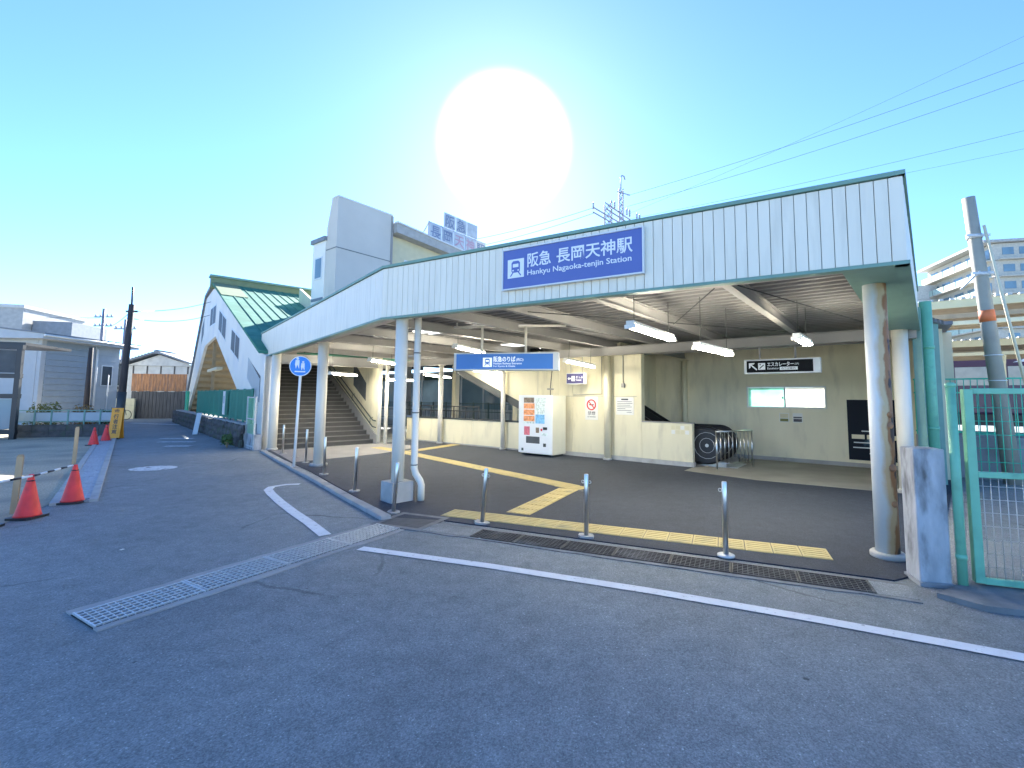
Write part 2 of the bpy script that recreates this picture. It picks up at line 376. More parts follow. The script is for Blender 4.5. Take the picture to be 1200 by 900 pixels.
# kerb of single stones along the street side
kerb = MB().prism([(-2.34, 6.80), (-9.1, 14.85), (-9.0, 14.95), (-2.24, 6.90)], -.02, .03).build('kerb', 'concrete', kind='structure')
kp, kq = Vector((-2.3, 6.85)), Vector((-9.05, 14.9)); kn = 16; kd = (kq-kp)/kn; ka = ang(kd)
kme = MB().box(.008, kd.length-.008, -.075, .075, 0, .065).mesh('kerb_stone', 'concrete')
for i in range(kn):
    c = kp+kd*i; o = link('kerb_stone', kme, kerb, (c.x+random.uniform(-.006,.006), c.y+random.uniform(-.006,.006), random.uniform(-.006,.004)), ka, .012)
# painted markings
def stripe(pts, wd, m, z=.008):
    mb = MB(); n = len(pts); V = [Vector(p) for p in pts]; Lf = []; Rt = []
    for i, p in enumerate(V):
        d = (V[min(i+1, n-1)]-V[max(i-1, 0)]).normalized(); nn = Vector((-d.y, d.x))*wd/2; Lf.append(p+nn); Rt.append(p-nn)
    for i in range(n-1):
        b = len(mb.v); mb.v += [(*Rt[i], z), (*Rt[i+1], z), (*Lf[i+1], z), (*Lf[i], z)]; mb.f.append((b, b+1, b+2, b+3))
    return mb.build('road_marking', m, kind='structure')
stripe([(-2.18, 5.60), (-.6, 5.06), (.98, 4.45), (2.2, 3.92), (3.38, 3.36), (5.4, 2.35)], .13, 'white_paint')
stripe([(-4.98, 9.52), (-5.22, 9.46), (-5.37, 9.22), (-5.28, 8.95), (-5.0, 8.58), (-4.45, 7.92), (-3.88, 7.27), (-3.35, 6.7), (-2.83, 6.1)], .15, 'white_paint')
ov = [( -9.56+.42*math.cos(t*.4)*.5-.0, 11.42+.42*math.sin(t*.4)) for t in range(16)]
MB().sheet([(-9.56+.50*math.cos(t*.3927)+.0*math.sin(t*.3927), 11.42+.42*math.sin(t*.3927)) for t in range(16)], .008).build('road_marking', 'faded_paint', kind='structure')
for (x, y, l) in ((-12.86, 16.3, .8), (-14.05, 17.75, 1.3), (-15.1, 19.11, 1.3)):
    stripe([(x-l/2, y-.05), (x+l/2, y+.05)], .3, 'faded_paint')
stripe([(-26.0, 29.2), (-21.5, 27.6)], .4, 'faded_paint')

# tactile paving, tile by tile
tm = MB().box(-.146, .146, -.2, .2, 0, .007)
for k in range(5): tm.box(-.125, .125, -.165+k*.075-.012, -.165+k*.075+.018, .007, .011)
tme = tm.mesh('tactile_tile', 'tactile')
tf = floor
def tactile(p, q, rows=1, skip=0):
    p = Vector(p); q = Vector(q); n = max(1, round((q-p).length/.3)); d = (q-p).normalized(); a = ang(d)
    for i in range(skip, n):
        c = p+d*(.15+.3*i); o = link('tactile_tile', tme, tf, (c.x, c.y, .0142), a); o.rotation_euler.x = random.uniform(-.003, .003)
tactile((-1.50, 7.26), (3.40, 5.40))
tactile((-.42, 7.22), (.40, 9.02)); 
tactile((.55, 9.35), (-4.62, 15.0))
tactile((.72, 9.12), (.40, 9.48))
tactile((-4.8, 15.2), (-5.9, 16.2)); tactile((-4.35, 15.15), (-3.35, 17.3))

# drains
def drain(label, p, q, wd, grate0, grate1, npan, gm='galv', lip=.05, lm='old_cement'):
    p = Vector(p); q = Vector(q); d = (q-p); L = d.length; a = ang(d)
    t = thing('drain_channel', label, 'drain', (p.x, p.y, 0), a)
    MB().sheet([(0, -wd/2), (L, -wd/2), (L, wd/2), (0, wd/2)], .004).build('shade_sheet', 'recess_shade', t)  # flat dark sheet, paints the shade of a recess below the grates
    for s in (-1, 1):
        mb = MB(); x = 0                                       # slightly ragged concrete lip
        top = []; n = 24
        for i in range(n+1): top.append((L*i/n, s*(wd/2+lip)+random.uniform(-.018, .018)))
        inner = [(L*i/n, s*wd/2) for i in range(n+1)]
        for i in range(n):
            P = [inner[i], inner[i+1], top[i+1], top[i]]
            if s < 0: P = P[::-1]
            mb.prism(P, 0, .012)
        mb.build('concrete_lip', lm, t)
    pl = (grate1-grate0)/npan
    g = MB(); nb = 7
    for k in range(nb): y = -wd/2+wd*(k+.5)/nb; g.box(.012, pl-.012, y-.007, y+.007, .006, .022)
    nx = max(6, int(pl/.05))
    for k in range(nx+1): x = .012+(pl-.03)*k/nx; g.box(x, x+.006, -wd/2+.01, wd/2-.01, .007, .0195)
    for x in (.008, pl-.014): g.box(x, x+.012, -wd/2+.006, wd/2-.006, .006, .0225)
    me = g.mesh('grate', gm)
    for i in range(npan): link('grate', me, t, (grate0+pl*i, 0, random.uniform(0, .002)))
    if grate0 > .1:
        MB().box(0, grate0-.01, -wd/2+.004, wd/2-.004, .004, .014).build('cover_slab', 'asphalt', t)
    if L-grate1 > .1:
        MB().box(grate1+.01, L, -wd/2+.004, wd/2-.004, .004, .014).build('cover_slab', 'asphalt', t)
    return t
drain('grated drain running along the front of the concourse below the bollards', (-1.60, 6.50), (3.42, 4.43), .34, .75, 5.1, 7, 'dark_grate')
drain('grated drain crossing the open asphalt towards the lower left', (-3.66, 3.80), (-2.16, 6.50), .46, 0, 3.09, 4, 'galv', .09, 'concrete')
t = thing('inspection_pit', 'square asphalt filled pit cover with steel rim where the two drains meet', 'pit cover', (-1.93, 6.78, 0), R(-22))
MB().box(-.33, .33, -.27, .27, 0, .012).build('lid', 'cover_plate', t)
for (x0, x1, y0, y1) in ((-.42, .42, -.36, -.275), (-.42, .42, .275, .36), (-.42, -.335, -.272, .272), (.335, .42, -.272, .272)): MB().box(x0, x1, y0, y1, 0, .017).build('rim', 'old_cement', t)

# ================================================================== CANOPY
can = thing('station_canopy', 'long pale panelled entrance canopy with green trim over the concourse', 'canopy', (0, 0, 0))
def fascia(p, q, zt0, zt1, nm):
    p = Vector(p); q = Vector(q); d = q-p; L = d.length; a = ang(d)
    f = link(nm, MB().box(0, L, .03, .10, ZB+.02, min(zt0, zt1)-.02).mesh(nm, 'joint'), can, (p.x, p.y, 0), a)
    n = round(L/.122); w_ = L/n
    me = MB().box(.003, w_-.003, 0, .03, ZB+.03, zt0-.03).mesh('panel', 'panel')
    for i in range(n):
        o = link('panel', me, f, (w_*i, random.uniform(-.0015, .0015), 0), 0, .004)
        if zt1 != zt0: o.scale.z = 1
    MB().box(-.02, L+.02, -.025, .12, zt0-.02, zt0+.025).build('coping', 'green_trim', f)
    MB().box(-.02, L+.02, -.02, .10, ZB-.012, ZB+.025).build('bottom_trim', 'green_trim', f)
    return f
fascia(B, A, ZT, ZT, 'front_fascia'); fascia(C, B, ZT, ZT, 'street_fascia')
sd = unit((D[0]-A[0], D[1]-A[1])); fascia(A, (A[0]+sd[0]*6.6, A[1]+sd[1]*6.6), ZT, ZT, 'side_fascia')
MB().prism([(A[0]-.02, A[1]+.1), (A[0]-.45, A[1]+.33), (D[0]-.5, D[1]+.3), (D[0]-.02, D[1]+.1)], ZB, ZB+.03).build('side_soffit', 'green_trim', can)
# corrugated deck in station grid coordinates; ribs run along a
poly = [loc(A), loc(B), loc(C), (-3.4, 1.2), (16.6, 1.2), loc(D)]
def span(b):
    xs = []
    for i in range(len(poly)):
        (x0, y0), (x1, y1) = poly[i], poly[(i+1) % len(poly)]
        if (y0-b)*(y1-b) <= 0 and y0 != y1: xs.append(x0+(x1-x0)*(b-y0)/(y1-y0))
    return (min(xs)+.12, max(xs)-.12) if len(xs) > 1 else None
SKY = [(5.75, 7.05, -4.85, -4.0), (5.6, 6.5, -1.35, -.5), (.5, 1.3, .3, .9), (1.0, 1.9, -3.5, -2.8)]
prof = []; b = -7.15; per = .25
while b < 3.1:
    prof += [(b, 3.42), (b+.09, 3.42), (b+.115, 3.5), (b+.225, 3.5)]; b += per
dk = MB(); sks = [MB() for _ in SKY]
def strip(mb, a0, a1, c0, c1, b0, z0, b1, z1):
    if a1-a0 < .02 and c1-c0 < .02: return
    i = len(mb.v); mb.v += [(a0, b0, z0), (a1, b0, z0), (c1, b1, z1), (c0, b1, z1)]; mb.f.append((i, i+1, i+2, i+3))
for (b0, z0), (b1, z1) in zip(prof, prof[1:]):
    if b1 <= 1.19: s0, s1 = span(b0), span(b1)
    else: s0 = s1 = (9.0, 16.6)
    if not s0 or not s1: continue
    cuts = [(k, x) for k, x in enumerate(SKY) if x[2] <= (b0+b1)/2 <= x[3]]
    if cuts:
        k, x = cuts[0]
        strip(dk, s0[0], x[0], s1[0], x[0], b0, z0, b1, z1); strip(sks[k], x[0], x[1], x[0], x[1], b0, z0, b1, z1); strip(dk, x[1], s0[1], x[1], s1[1], b0, z0, b1, z1)
    else: strip(dk, s0[0], s0[1], s1[0], s1[1], b0, z0, b1, z1)
deck = dk.build('roof_deck', 'deck', can, (W0[0], W0[1], 0), GA)
for mb in sks: mb.build('skylight', 'skylight', deck)
def gobj(name, mb, m, parent=can, bevel=0): return mb.build(name, m, parent, (W0[0], W0[1], 0), GA, bevel)
def ibeam(p, q, z0, h, wd=.1):
    mb = MB(); zc = z0+h/2
    mb.bar((*p, z0+.008), (*q, z0+.008), wd, .016); mb.bar((*p, z0+h-.008), (*q, z0+h-.008), wd, .016); mb.bar((*p, zc), (*q, zc), .014, h-.034)
    return mb
for a in (-1.6, .2, 2.0, 3.8, 5.6, 7.4, 9.0, 10.4, 12.0, 13.8, 15.3):
    lo = None
    b = -7.1
    while b < 0:
        s = span(b)
        if s and s[0] < a < s[1]: lo = b+.14; break
        b += .05
    gobj('rafter', ibeam((a, lo), (a, 1.1), 3.22, .2, .12), 'beam')
gobj('main_beam', ibeam((-3.2, -.3), (15.9, -.55), 2.98, .235, .16), 'beam')
gobj('cross_beam', ibeam((10.2, 2.5), (10.2, .9), 3.05, .2, .12), 'beam'); gobj('cross_beam', ibeam((16.0, .3), (9.2, .3), 3.02, .16, .12), 'beam')
for p, q in ((B, A), (C, B)):
    p = Vector(p); q = Vector(q); d = (q-p).normalized(); n = Vector((-d.y, d.x))*.26
    ibeam((p+n+d*.1)[:], (q+n-d*.1)[:], 3.18, .23, .14).build('edge_beam', 'beam', can)
lint = ibeam((-9.0, 15.35), (-6.1, 17.95), 2.86, .34, .2).build('lintel', 'beam', can)
for p in ((-8.3, 14.6), (-7.5, 15.5)): pass
# bracing rods
for (a0, b0, a1, b1) in ((10.5, -5.9, 13.7, -.8), (13.6, -5.8, 10.6, -.8), (13.9, -5.8, 15.2, -1.0)):
    gobj('brace_rod', MB().tube([(a0, b0, 3.25), (a1, b1, 3.25)], .009, 6), 'dark_metal')
# columns
def column(name, p, r, z1, m, label=None, plate=.0, z0=0.014):
    c = MB().lathe([(r, z0), (r, z1)], 24).build(name, m, can, (p[0], p[1], 0))
    if plate: MB().lathe([(r+plate, .0), (r+plate, .055), (r+plate-.015, .07), (r+.004, .072)], 24).build('base_collar', 'concrete_pale', c)
    MB().box(-r-.05, r+.05, -r-.05, r+.05, z1-.012, z1).build('cap_plate', m, c)
    if label: c['label'] = label
    return c
cr = column('column', (3.90, 5.40), .118, 3.19, 'rusty_column', 'white column with rust flaking down its right side', .055)
for (z, s) in ((1.62, .034), (1.50, .036), (1.02, .042), (.62, .034)):
    MB().lathe([(s, 0), (s*1.1, .012), (s*.5, .022)], 10).build('rusted_bolt', 'rust_tin', cr, (.112*math.cos(R(-80)), .112*math.sin(R(-80)), z)).rotation_euler = (R(90), 0, R(10))
column('column', (6.95, 9.0), .135, 3.19, 'column', None, .04)
c0 = column('column', (-2.55, 8.08), .105, 3.19, 'column', 'round column standing on a concrete block', 0, .34)
MB().box(-.2, .2, -.2, .2, 0, .345).build('footing', 'concrete_pale', c0, None, R(46), .012)
column('column', (-5.82, 11.99), .125, 3.19, 'column', None, .09); column('column', (-9.0, 15.35), .135, 3.19, 'column', None, .03)
for (a, b, r) in ((8.85, -.14, .1), (4.8, -.12, .075), (1.6, -.12, .09), (10.15, 2.6, .09)): column('column', G(a, b), r, 3.0, 'cream' if a > 8 else 'column', None, .03)
for p in ((-6.32, 17.62), (-6.03, 17.5)): column('column', p, .065, 3.0, 'column')
# rain pipe beside the block column
rp = thing('rain_pipe', 'white rain pipe bending out at the foot beside the block mounted column', 'pipe', (-2.225, 8.165, 0))
MB().tube([(-.06, -.02, 3.3), (-.06, -.02, .55), (-.03, -.03, .46), (.06, -.06, .34), (.085, -.07, .27), (.085, -.07, .014)], .058, 14).build('pipe', 'column', rp)
for z in (2.55, 1.5, .6): MB().lathe([(.062, 0), (.062, .018)], 14).build('clamp', 'dark_metal', rp, (-.06, -.02, z))
for z in (2.5, 1.45): MB().bar((-.06, -.02, z), (-.32, -.08, z), .02).build('bracket', 'beam', rp)

# ------------------------------------------------------------------ station name sign on the fascia
fd = unit((A[0]-B[0], A[1]-B[1])); fa = ang(fd)
sp = (B[0]+fd[0]*2.62, B[1]+fd[1]*2.62)
sg = thing('station_name_sign', 'blue station name board with white lettering on the canopy front', 'sign', (sp[0]+fd[1]*.045, sp[1]-fd[0]*.045, 3.385), fa)
MB().box(0, 2.12, -.02, .03, 0, .575).build('board', 'sign_blue', sg, bevel=.004)
for (x0, x1, z0, z1) in ((-.02, 2.14, -.02, -.001), (-.02, 2.14, .576, .595), (-.02, -.001, 0, .575), (2.121, 2.14, 0, .575)): MB().box(x0, x1, -.032, .03, z0, z1).build('frame', 'sign_frame', sg)
def train_icon(parent, x, z, s, bgm, fgm, y=-.022):
    i = MB().box(x, x+s, y-.003, y, z, z+s).build('pictogram', bgm, parent)
    def rect(u0, u1, v0, v1, m, k=1): MB().box(x+u0*s, x+u1*s, y-.003-.002*k, y-.003, z+v0*s, z+v1*s).build('pictogram_mark', m, i)
    MB().prism_y([(x+s*u, z+s*v) for u, v in ((.24,.36), (.30,.28), (.70,.28), (.76,.36), (.76,.80), (.66,.90), (.34,.90), (.24,.80))], y-.005, y-.003).build('pictogram_mark', fgm, i)
    rect(.33, .67, .56, .74, bgm, 2); rect(.30, .38, .36, .43, bgm, 2); rect(.62, .70, .36, .43, bgm, 2)
    MB().bar((x+.33*s, y-.004, z+.28*s), (x+.18*s, y-.004, z+.1*s), .06*s, .002, (0,1,0)).build('pictogram_mark', fgm, i); MB().bar((x+.67*s, y-.004, z+.28*s), (x+.82*s, y-.004, z+.1*s), .06*s, .002, (0,1,0)).build('pictogram_mark', fgm, i)
train_icon(sg, .08, .15, .28, 'sign_white', 'sign_blue')
text('阪急', .22, 'sign_white', sg, (.405, -.023, .30), width=.385, bold=.003)
text('長岡天神駅', .22, 'sign_white', sg, (.885, -.023, .30), width=1.10, bold=.003)
text('Hankyu Nagaoka-tenjin Station', .108, 'sign_white', sg, (.41, -.023, .165), width=1.56, bold=.001)

# ================================================================== CONCOURSE WALLS
def gthing(name, label, cat, a, b, z=0, rz=0): p = G(a, b); return thing(name, label, cat, (p[0], p[1], z), GA+rz)
cw = gthing('concourse_wall', 'cream panelled concourse wall behind the vending machine', 'wall', 0, 0)
MB().box(7.06, 9.86, .03, .18, 0, 3.2).build('wall_core', 'joint', cw)
for (a0, a1) in ((7.06, 7.55), (7.55, 8.72), (8.98, 9.72)):
    for (z0, z1) in ((.13, 1.82), (1.828, 3.18)): MB().box(a0+.004, a1-.004, 0, .03, z0, z1).build('panel', 'cream', cw, bevel=.003)
MB().box(8.72, 8.98, .0, .03, .13, 3.18).build('panel', 'cream', cw); MB().box(9.722, 9.862, -.02, .19, .13, 3.18).build('corner_post', 'cream', cw, bevel=.006)
MB().box(7.06, 9.86, -.014, .03, 0.0, .125).build('skirting', 'concrete_pale', cw)
MB().prism_y([(2.0, 3.18), (2.35, 2.90), (7.055, .98), (7.055, 3.18)], 0.0, .16).build('escalator_cladding', 'cream', cw)
MB().prism_y([(2.20, 2.92), (2.33, 2.66), (7.05, .72), (7.05, .975), (2.34, 2.895)], -.03, .5).build('escalator_edge', 'dark_metal', cw)
for a in (3.6, 4.9, 6.2): MB().box(a, a+.006, -.003, 0, 2.98-(a-2.35)*.405+.06, 3.17).build('panel_joint', 'joint', cw)
MB().tube([(9.3, -.02, 3.18), (9.3, -.02, 2.2)], .012, 6).build('conduit', 'beam', cw); MB().box(9.25, 9.35, -.05, -.001, 2.08, 2.2).build('junction_box', 'beam', cw, bevel=.005)
MB().tube([(8.6, -.02, 3.18), (8.6, -.02, 1.9), (7.6, -.02, 1.86)], .01, 6).build('conduit', 'beam', cw)
lw = gthing('low_concrete_wall', 'low concrete panel wall below the railing at the back left of the concourse', 'wall', 0, 0)
for (a0, a1) in ((-.6, 1.5), (1.5, 3.2), (3.2, 4.9), (4.9, 7.04)): MB().box(a0+.006, a1-.006, .0, .14, .06, .93).build('panel', 'cream_grey', lw, bevel=.004)
MB().box(-.62, 7.05, -.012, .15, 0, .055).build('skirting', 'concrete', lw); MB().box(-.62, 5.4, -.02, .16, .932, .985).build('coping', 'dark_metal', lw)
rw = gthing('platform_railing', 'black railing on top of the low concrete wall', 'railing', 0, .07)
for z in (1.25, 1.42): MB().bar((-.6, 0, z), (3.5, 0, z), .03).build('rail', 'black', rw)
for k in range(7): a = -.5+k*.66; MB().bar((a, 0, .99), (a, 0, 1.43), .028).build('post', 'black', rw)
for k in range(34): a = -.45+k*.115; MB().bar((a, 0, .99), (a, 0, 1.24), .012).build('bar', 'black', rw)
# things seen across the platform, under an added roof
pf = gthing('platform_fence', 'dark mesh fence across the platform beyond the railing', 'fence', -12, 4.2)
for k in range(21): MB().bar((k, 0, 0), (k, 0, 1.5), .05).build('post', 'dark_green', pf)
for z in (.15, .6, 1.05, 1.45): MB().bar((0, 0, z), (20, 0, z), .03).build('rail', 'dark_green', pf)
mb = MB()
for k in range(200): mb.bar((k*.1, 0, .15), (k*.1, 0, 1.45), .012)
mb.build('mesh_infill', 'dark_green', pf)['kind'] = 'stuff'
for a in (-1.2, 2.6, 5.8):
    pp = gthing('platform_post', {-1.2: 'cream platform post seen furthest left through the opening', 2.6: 'cream platform post in the middle of the opening', 5.8: 'cream platform post behind the escalator edge'}[a], 'post', a, 3.2)
    MB().box(-.12, .12, -.12, .12, 0, 3.6).build('shaft', 'cream', pp); MB().box(-.2, .2, -.2, .2, 3.6, 3.68).build('head', 'cream', pp)
pb = gthing('waiting_room', 'pale glazed platform building seen through the opening', 'building', -19, 9)
MB().box(0, 26, .4, .5, 1.0, 3.2).build('back_wall', 'dark_green', pb)
for k in range(13):
    MB().box(k*2+.06, k*2+1.94, 0, .05, 1.0, 2.9).build('window', 'glass_blue', pb); MB().box(k*2-.06, k*2+.06, -.02, .1, 0, 3.2).build('mullion', 'sign_frame', pb)
MB().box(0, 26, .05, .2, 0, 1.0).build('wall', 'siding_pale', pb); MB().box(-.4, 26.4, -.8, 3, 3.2, 3.4).build('roof', 'roof_grey', pb)
pcr = gthing('added_canopy', 'added dark canopy keeping sun off the platform at the back left', 'canopy', -19, 1.3)  # roof added to block sunlight on the platform behind the opening
MB().box(0, 25.5, 0, 6.6, 3.72, 3.85).build('roof_sheet', 'deck', pcr)
for k in range(9): MB().box(.5+k*3, .62+k*3, .05, 6.5, 3.5, 3.715).build('rafter', 'dark_metal', pcr)

# far wall with the window, and escalator recess
bw = gthing('window_wall', 'cream grey wall with a strip window behind the escalator', 'wall', 0, 2.74)
for (a0, a1, z0, z1) in ((9.0, 12.02, .0, 3.42), (14.02, 16.7, .0, 3.42), (12.02, 14.02, .0, 1.54), (12.02, 14.02, 2.12, 3.42)): MB().box(a0, a1, 0, .14, z0, z1).build('wall_panel', 'cream_grey', bw)
MB().box(9.0, 16.6, -.02, -.001, 0.02, .12).build('skirting', 'concrete', bw)
wf = MB().box(12.0, 14.04, -.025, .0, 1.52, 1.555).build('window_frame', 'sign_frame', bw)
for (x0, x1, z0, z1) in ((12.0, 14.04, 2.105, 2.14), (12.0, 12.035, 1.555, 2.105), (14.005, 14.04, 1.555, 2.105), (13.0, 13.045, 1.555, 2.105)): MB().box(x0, x1, -.025, .03, z0, z1).build('frame_bar', 'sign_frame', wf)
MB().box(12.04, 12.998, .03, .038, 1.557, 2.103).build('pane', 'win_green', bw); MB().box(13.047, 14.0, .045, .053, 1.557, 2.103).build('pane', 'win_white', bw)
MB().box(12.95, 12.99, -.035, -.026, 1.78, 1.84).build('latch', 'dark_metal', wf)
for (a, m, lb) in ((12.86, 'leaf_yellow', 'small yellowish notice below the strip window'), (13.2, 'ink', 'small dark notice below the strip window')):
    p = gthing('wall_notice', lb, 'notice', a, 2.735, 1.12)
    MB().box(0, .25, -.006, 0, 0, .26).build('sheet', 'paper', p); MB().box(.02, .23, -.008, -.0062, .12, .24 if m != 'ink' else .16).build('print', 'yellow_wall' if m != 'ink' else 'ink', p); MB().box(.02, .23, -.008, -.0062, .02, .1).build('print', m, p)
ps = gthing('poster', 'large dark poster with pale glowing streak on the window wall', 'poster', 14.5, 2.735, .2)
MB().box(0, 1.1, -.012, 0, 0, 1.57).build('print', 'poster_print', ps)
for k in range(3): MB().box(.08+k*.33, .36+k*.33, -.015, -.0122, .55, .66).build('inset', 'cream_grey', ps)
for (x0, x1, z) in ((.12, .5, .44), (.1, .75, .31), (.45, .85, .17), (.3, .9, .74)): MB().box(x0, x1, -.015, -.0122, z, z+.028).build('text_line', 'sign_frame', ps)
MB().box(.55, .68, -.015, -.0122, .41, .52).build('inset', 'siding_pale', ps)
MB().box(9.0, 9.12, .2, 2.74, 0, 3.42).build('end_wall', 'cream_grey', bw, (0, -2.74, 0))

# low parapet in front of the escalator
lp = gthing('escalator_parapet', 'cream parapet wall guarding the escalator with yellow stickers at its end', 'wall', 0, 0)
MB().box(9.87, 11.28, -.03, .13, .13, 1.12).build('panel', 'cream', lp, bevel=.006); MB().box(9.87, 11.30, -.045, .14, 0, .125).build('skirting', 'concrete_pale', lp)
MB().box(9.87, 11.30, -.045, .145, 1.122, 1.15).build('capping', 'beam', lp, bevel=.004)
for k in range(4):
    for j in range(2): MB().box(10.72+k*.125, 10.82+k*.125, -.034, -.0305, .84+j*.12, .94+j*.12).build('sticker', 'yellow_wall' if (k+j) % 3 else 'paper', lp)
# escalator
es = gthing('escalator', 'black handrailed escalator rising behind the parapet', 'escalator', 12.0, 0)
def esc_side(b0):
    th = R(30); r = .44; zc = .56; L = 5.2
    loop = []
    for k in range(13): t_ = R(-90+15*k); loop.append((-.45+r*math.cos(t_), zc+r*math.sin(t_)))
    up = (-1.85, zc+r); far = (-1.85-L*math.cos(th), zc+r+L*math.sin(th)); lowf = (far[0], far[1]-.88); low = (-1.85, zc-r)
    pth = [low]+loop+[up, far]
    pan = MB().prism_y([low]+[(-.45+(r-.03)*math.cos(R(-90+15*k)), zc+(r-.03)*math.sin(R(-90+15*k))) for k in range(13)]+[(-1.85, zc+r-.04), (far[0], far[1]-.05), lowf], b0, b0+.1).build('balustrade', 'black', es)
    MB().tube([(x, b0+.05, z) for x, z in pth], .052, 10).build('handrail', 'rubber', es)
    for rr in (.19, .34): MB().tube([(-.45+rr*math.cos(R(24*k)), b0-.004, zc+rr*math.sin(R(24*k))) for k in range(16)], .006, 6, False).build('trim_ring', 'galv', pan)
    MB().lathe([(.045, 0), (.045, .012)], 14).build('boss', 'steel', pan, (-.45, b0-.004, zc)).rotation_euler = (R(90), 0, 0)
    MB().prism_y([(.0, .02), (.0, .16), (-1.85, .2), (far[0], lowf[1]+.3), (far[0], lowf[1]-.2), (-1.85, .02)], b0+.11, b0+.14).build('skirt', 'steel', pan)
esc_side(.28); esc_side(1.42)
MB().box(-1.6, .25, .43, 1.40, .02, .03).build('comb_plate', 'galv', es)
for k in range(11): MB().box(-2.0-k*.4, -1.6-k*.4, .43, 1.40, .03+k*.23-.2, .03+k*.23).build('step', 'dark_metal', es)
# steel barrier by the escalator
bp, bq = Vector((4.30, 11.72)), Vector((5.40, 12.20)); bd = bq-bp
br = thing('steel_barrier', 'small tubular steel barrier in front of the escalator entry', 'barrier', (bp.x, bp.y, .02), ang(bd)); L = bd.length
for x in (0, L): MB().tube([(x, 0, 0), (x, 0, .93)], .022, 10).build('post', 'steel', br)
for z in (.12, .93): MB().tube([(-.02, 0, z), (L+.02, 0, z)], .022 if z > .5 else .014, 10).build('rail', 'steel', br)
for k in range(1, 9): MB().tube([(L*k/9, 0, .12), (L*k/9, 0, .93)], .011, 8).build('bar', 'steel', br)

# ------------------------------------------------------------------ vending machine
vm = gthing('vending_machine', 'white drinks vending machine with orange and blue product posters', 'vending machine', 6.12, -.86, .014)
MB().box(0, 1.27, .05, .74, .06, 1.83).build('cabinet', 'vm_side', vm, bevel=.012)
dr = MB().box(-.005, 1.275, 0, .049, .08, 1.835).build('door', 'vm_white', vm, bevel=.01)
def vp(x0, x1, z0, z1, m, d=.004, nm='print'): return MB().box(x0, x1, -d, 0, z0, z1).build(nm, m, dr)
for k in range(3): vp(.20, .62, 1.42-k*.19, 1.585-k*.19, 'orange_print')
vp(.20, .62, .975, 1.03, 'pale_print'); vp(.66, 1.0, 1.26, 1.585, 'pale_print'); vp(.66, 1.0, .98, 1.25, 'blue_print'); vp(.2, .6, 1.6, 1.76, 'brown_print', .002); vp(.66, 1.04, 1.6, 1.75, 'pale_print', .002)
vp(.22, .44, .62, .88, 'pink_print'); vp(.68, .80, .70, .86, 'brown_print', .012, 'coin_panel'); vp(.86, .92, .76, .83, 'red', .012, 'coin_slot'); vp(.95, 1.10, .80, .88, 'black', .012, 'card_reader')
vp(.9, 1.1, .62, .7, 'pale_print', .004); vp(.30, .82, .38, .585, 'glass_dark', .006, 'pickup_flap'); vp(.96, 1.06, .30, .40, 'dark_metal', .01, 'coin_return'); vp(.12, .20, .14, .22, 'dark_green', .004)
for x in (.08, 1.12): MB().box(x, x+.1, .1, .66, 0, .06).build('foot', 'dark_metal', vm)
MB().tube([(.85, .5, 1.83), (.85, .5, 2.1), (.87, .6, 2.9)], .014, 6).build('cable', 'dark_metal', vm); MB().box(.78, .92, .42, .58, 2.0, 2.05).build('cable_clip', 'beam', vm)

# ------------------------------------------------------------------ wall signs
ns = gthing('no_smoking_sign', 'white no smoking sign with red ring on the cream wall', 'sign', 8.02, -.002, 1.12)
MB().box(0, .44, -.012, 0, 0, .70).build('plate', 'paper', ns, bevel=.004)
ring = [( .22+.145*math.cos(R(15*k)), -.016, .45+.145*math.sin(R(15*k))) for k in range(25)]
MB().tube(ring, .019, 6, False).build('ring', 'red', ns); MB().bar((.12, -.016, .55), (.32, -.016, .35), .03, .006, (0,1,0)).build('slash', 'red', ns)
MB().box(.14, .30, -.0145, -.0125, .435, .465).build('cigarette', 'ink', ns)
text('禁煙', .12, 'ink', ns, (.09, -.0135, .155), width=.26); text('NO SMOKING', .05, 'ink', ns, (.08, -.0135, .075), width=.28)
nt = gthing('notice_board', 'white paper notice with lines of small print beside the column', 'notice', 9.06, -.002, 1.3)
MB().box(0, .56, -.01, 0, 0, .50).build('plate', 'paper', nt, bevel=.003); MB().box(.17, .39, -.013, -.0105, .42, .46).build('heading', 'ink', nt)
for k, (x0, x1) in enumerate(((.04, .5), (.04, .52), (.04, .45), (.04, .5), (.04, .3), (.04, .48), (.34, .5))): MB().box(x0, x1, -.012, -.0105, .37-k*.05, .382-k*.05).build('text_line', 'ink', nt)
# small purple hanging sign
pg = gthing('guide_sign', 'small dark purple hanging sign with white arrow and lettering', 'sign', 7.66, -.5, 2.18)
MB().box(0, .62, 0, .16, 0, .33).build('case', 'sign_frame', pg, bevel=.006); MB().box(.015, .605, -.006, -.0005, .02, .31).build('face', 'sign_purple', pg)
MB().prism_y([(.05, .165), (.10, .21), (.10, .185), (.16, .185), (.16, .145), (.10, .145), (.10, .12)], -.009, -.0065).build('arrow', 'sign_white', pg)
MB().box(.19, .30, -.009, -.0065, .09, .24).build('pictogram', 'sign_white', pg); MB().box(.24, .25, -.011, -.0095, .1, .23).build('pictogram_gap', 'sign_purple', pg)
text('きっぷ', .085, 'sign_white', pg, (.33, -.008, .17), width=.24); text('Tickets', .06, 'sign_white', pg, (.33, -.008, .1), width=.2)
for x in (.1, .52): MB().tube([(x, .08, .33), (x, .08, .82)], .008, 6).build('hanger', 'beam', pg)
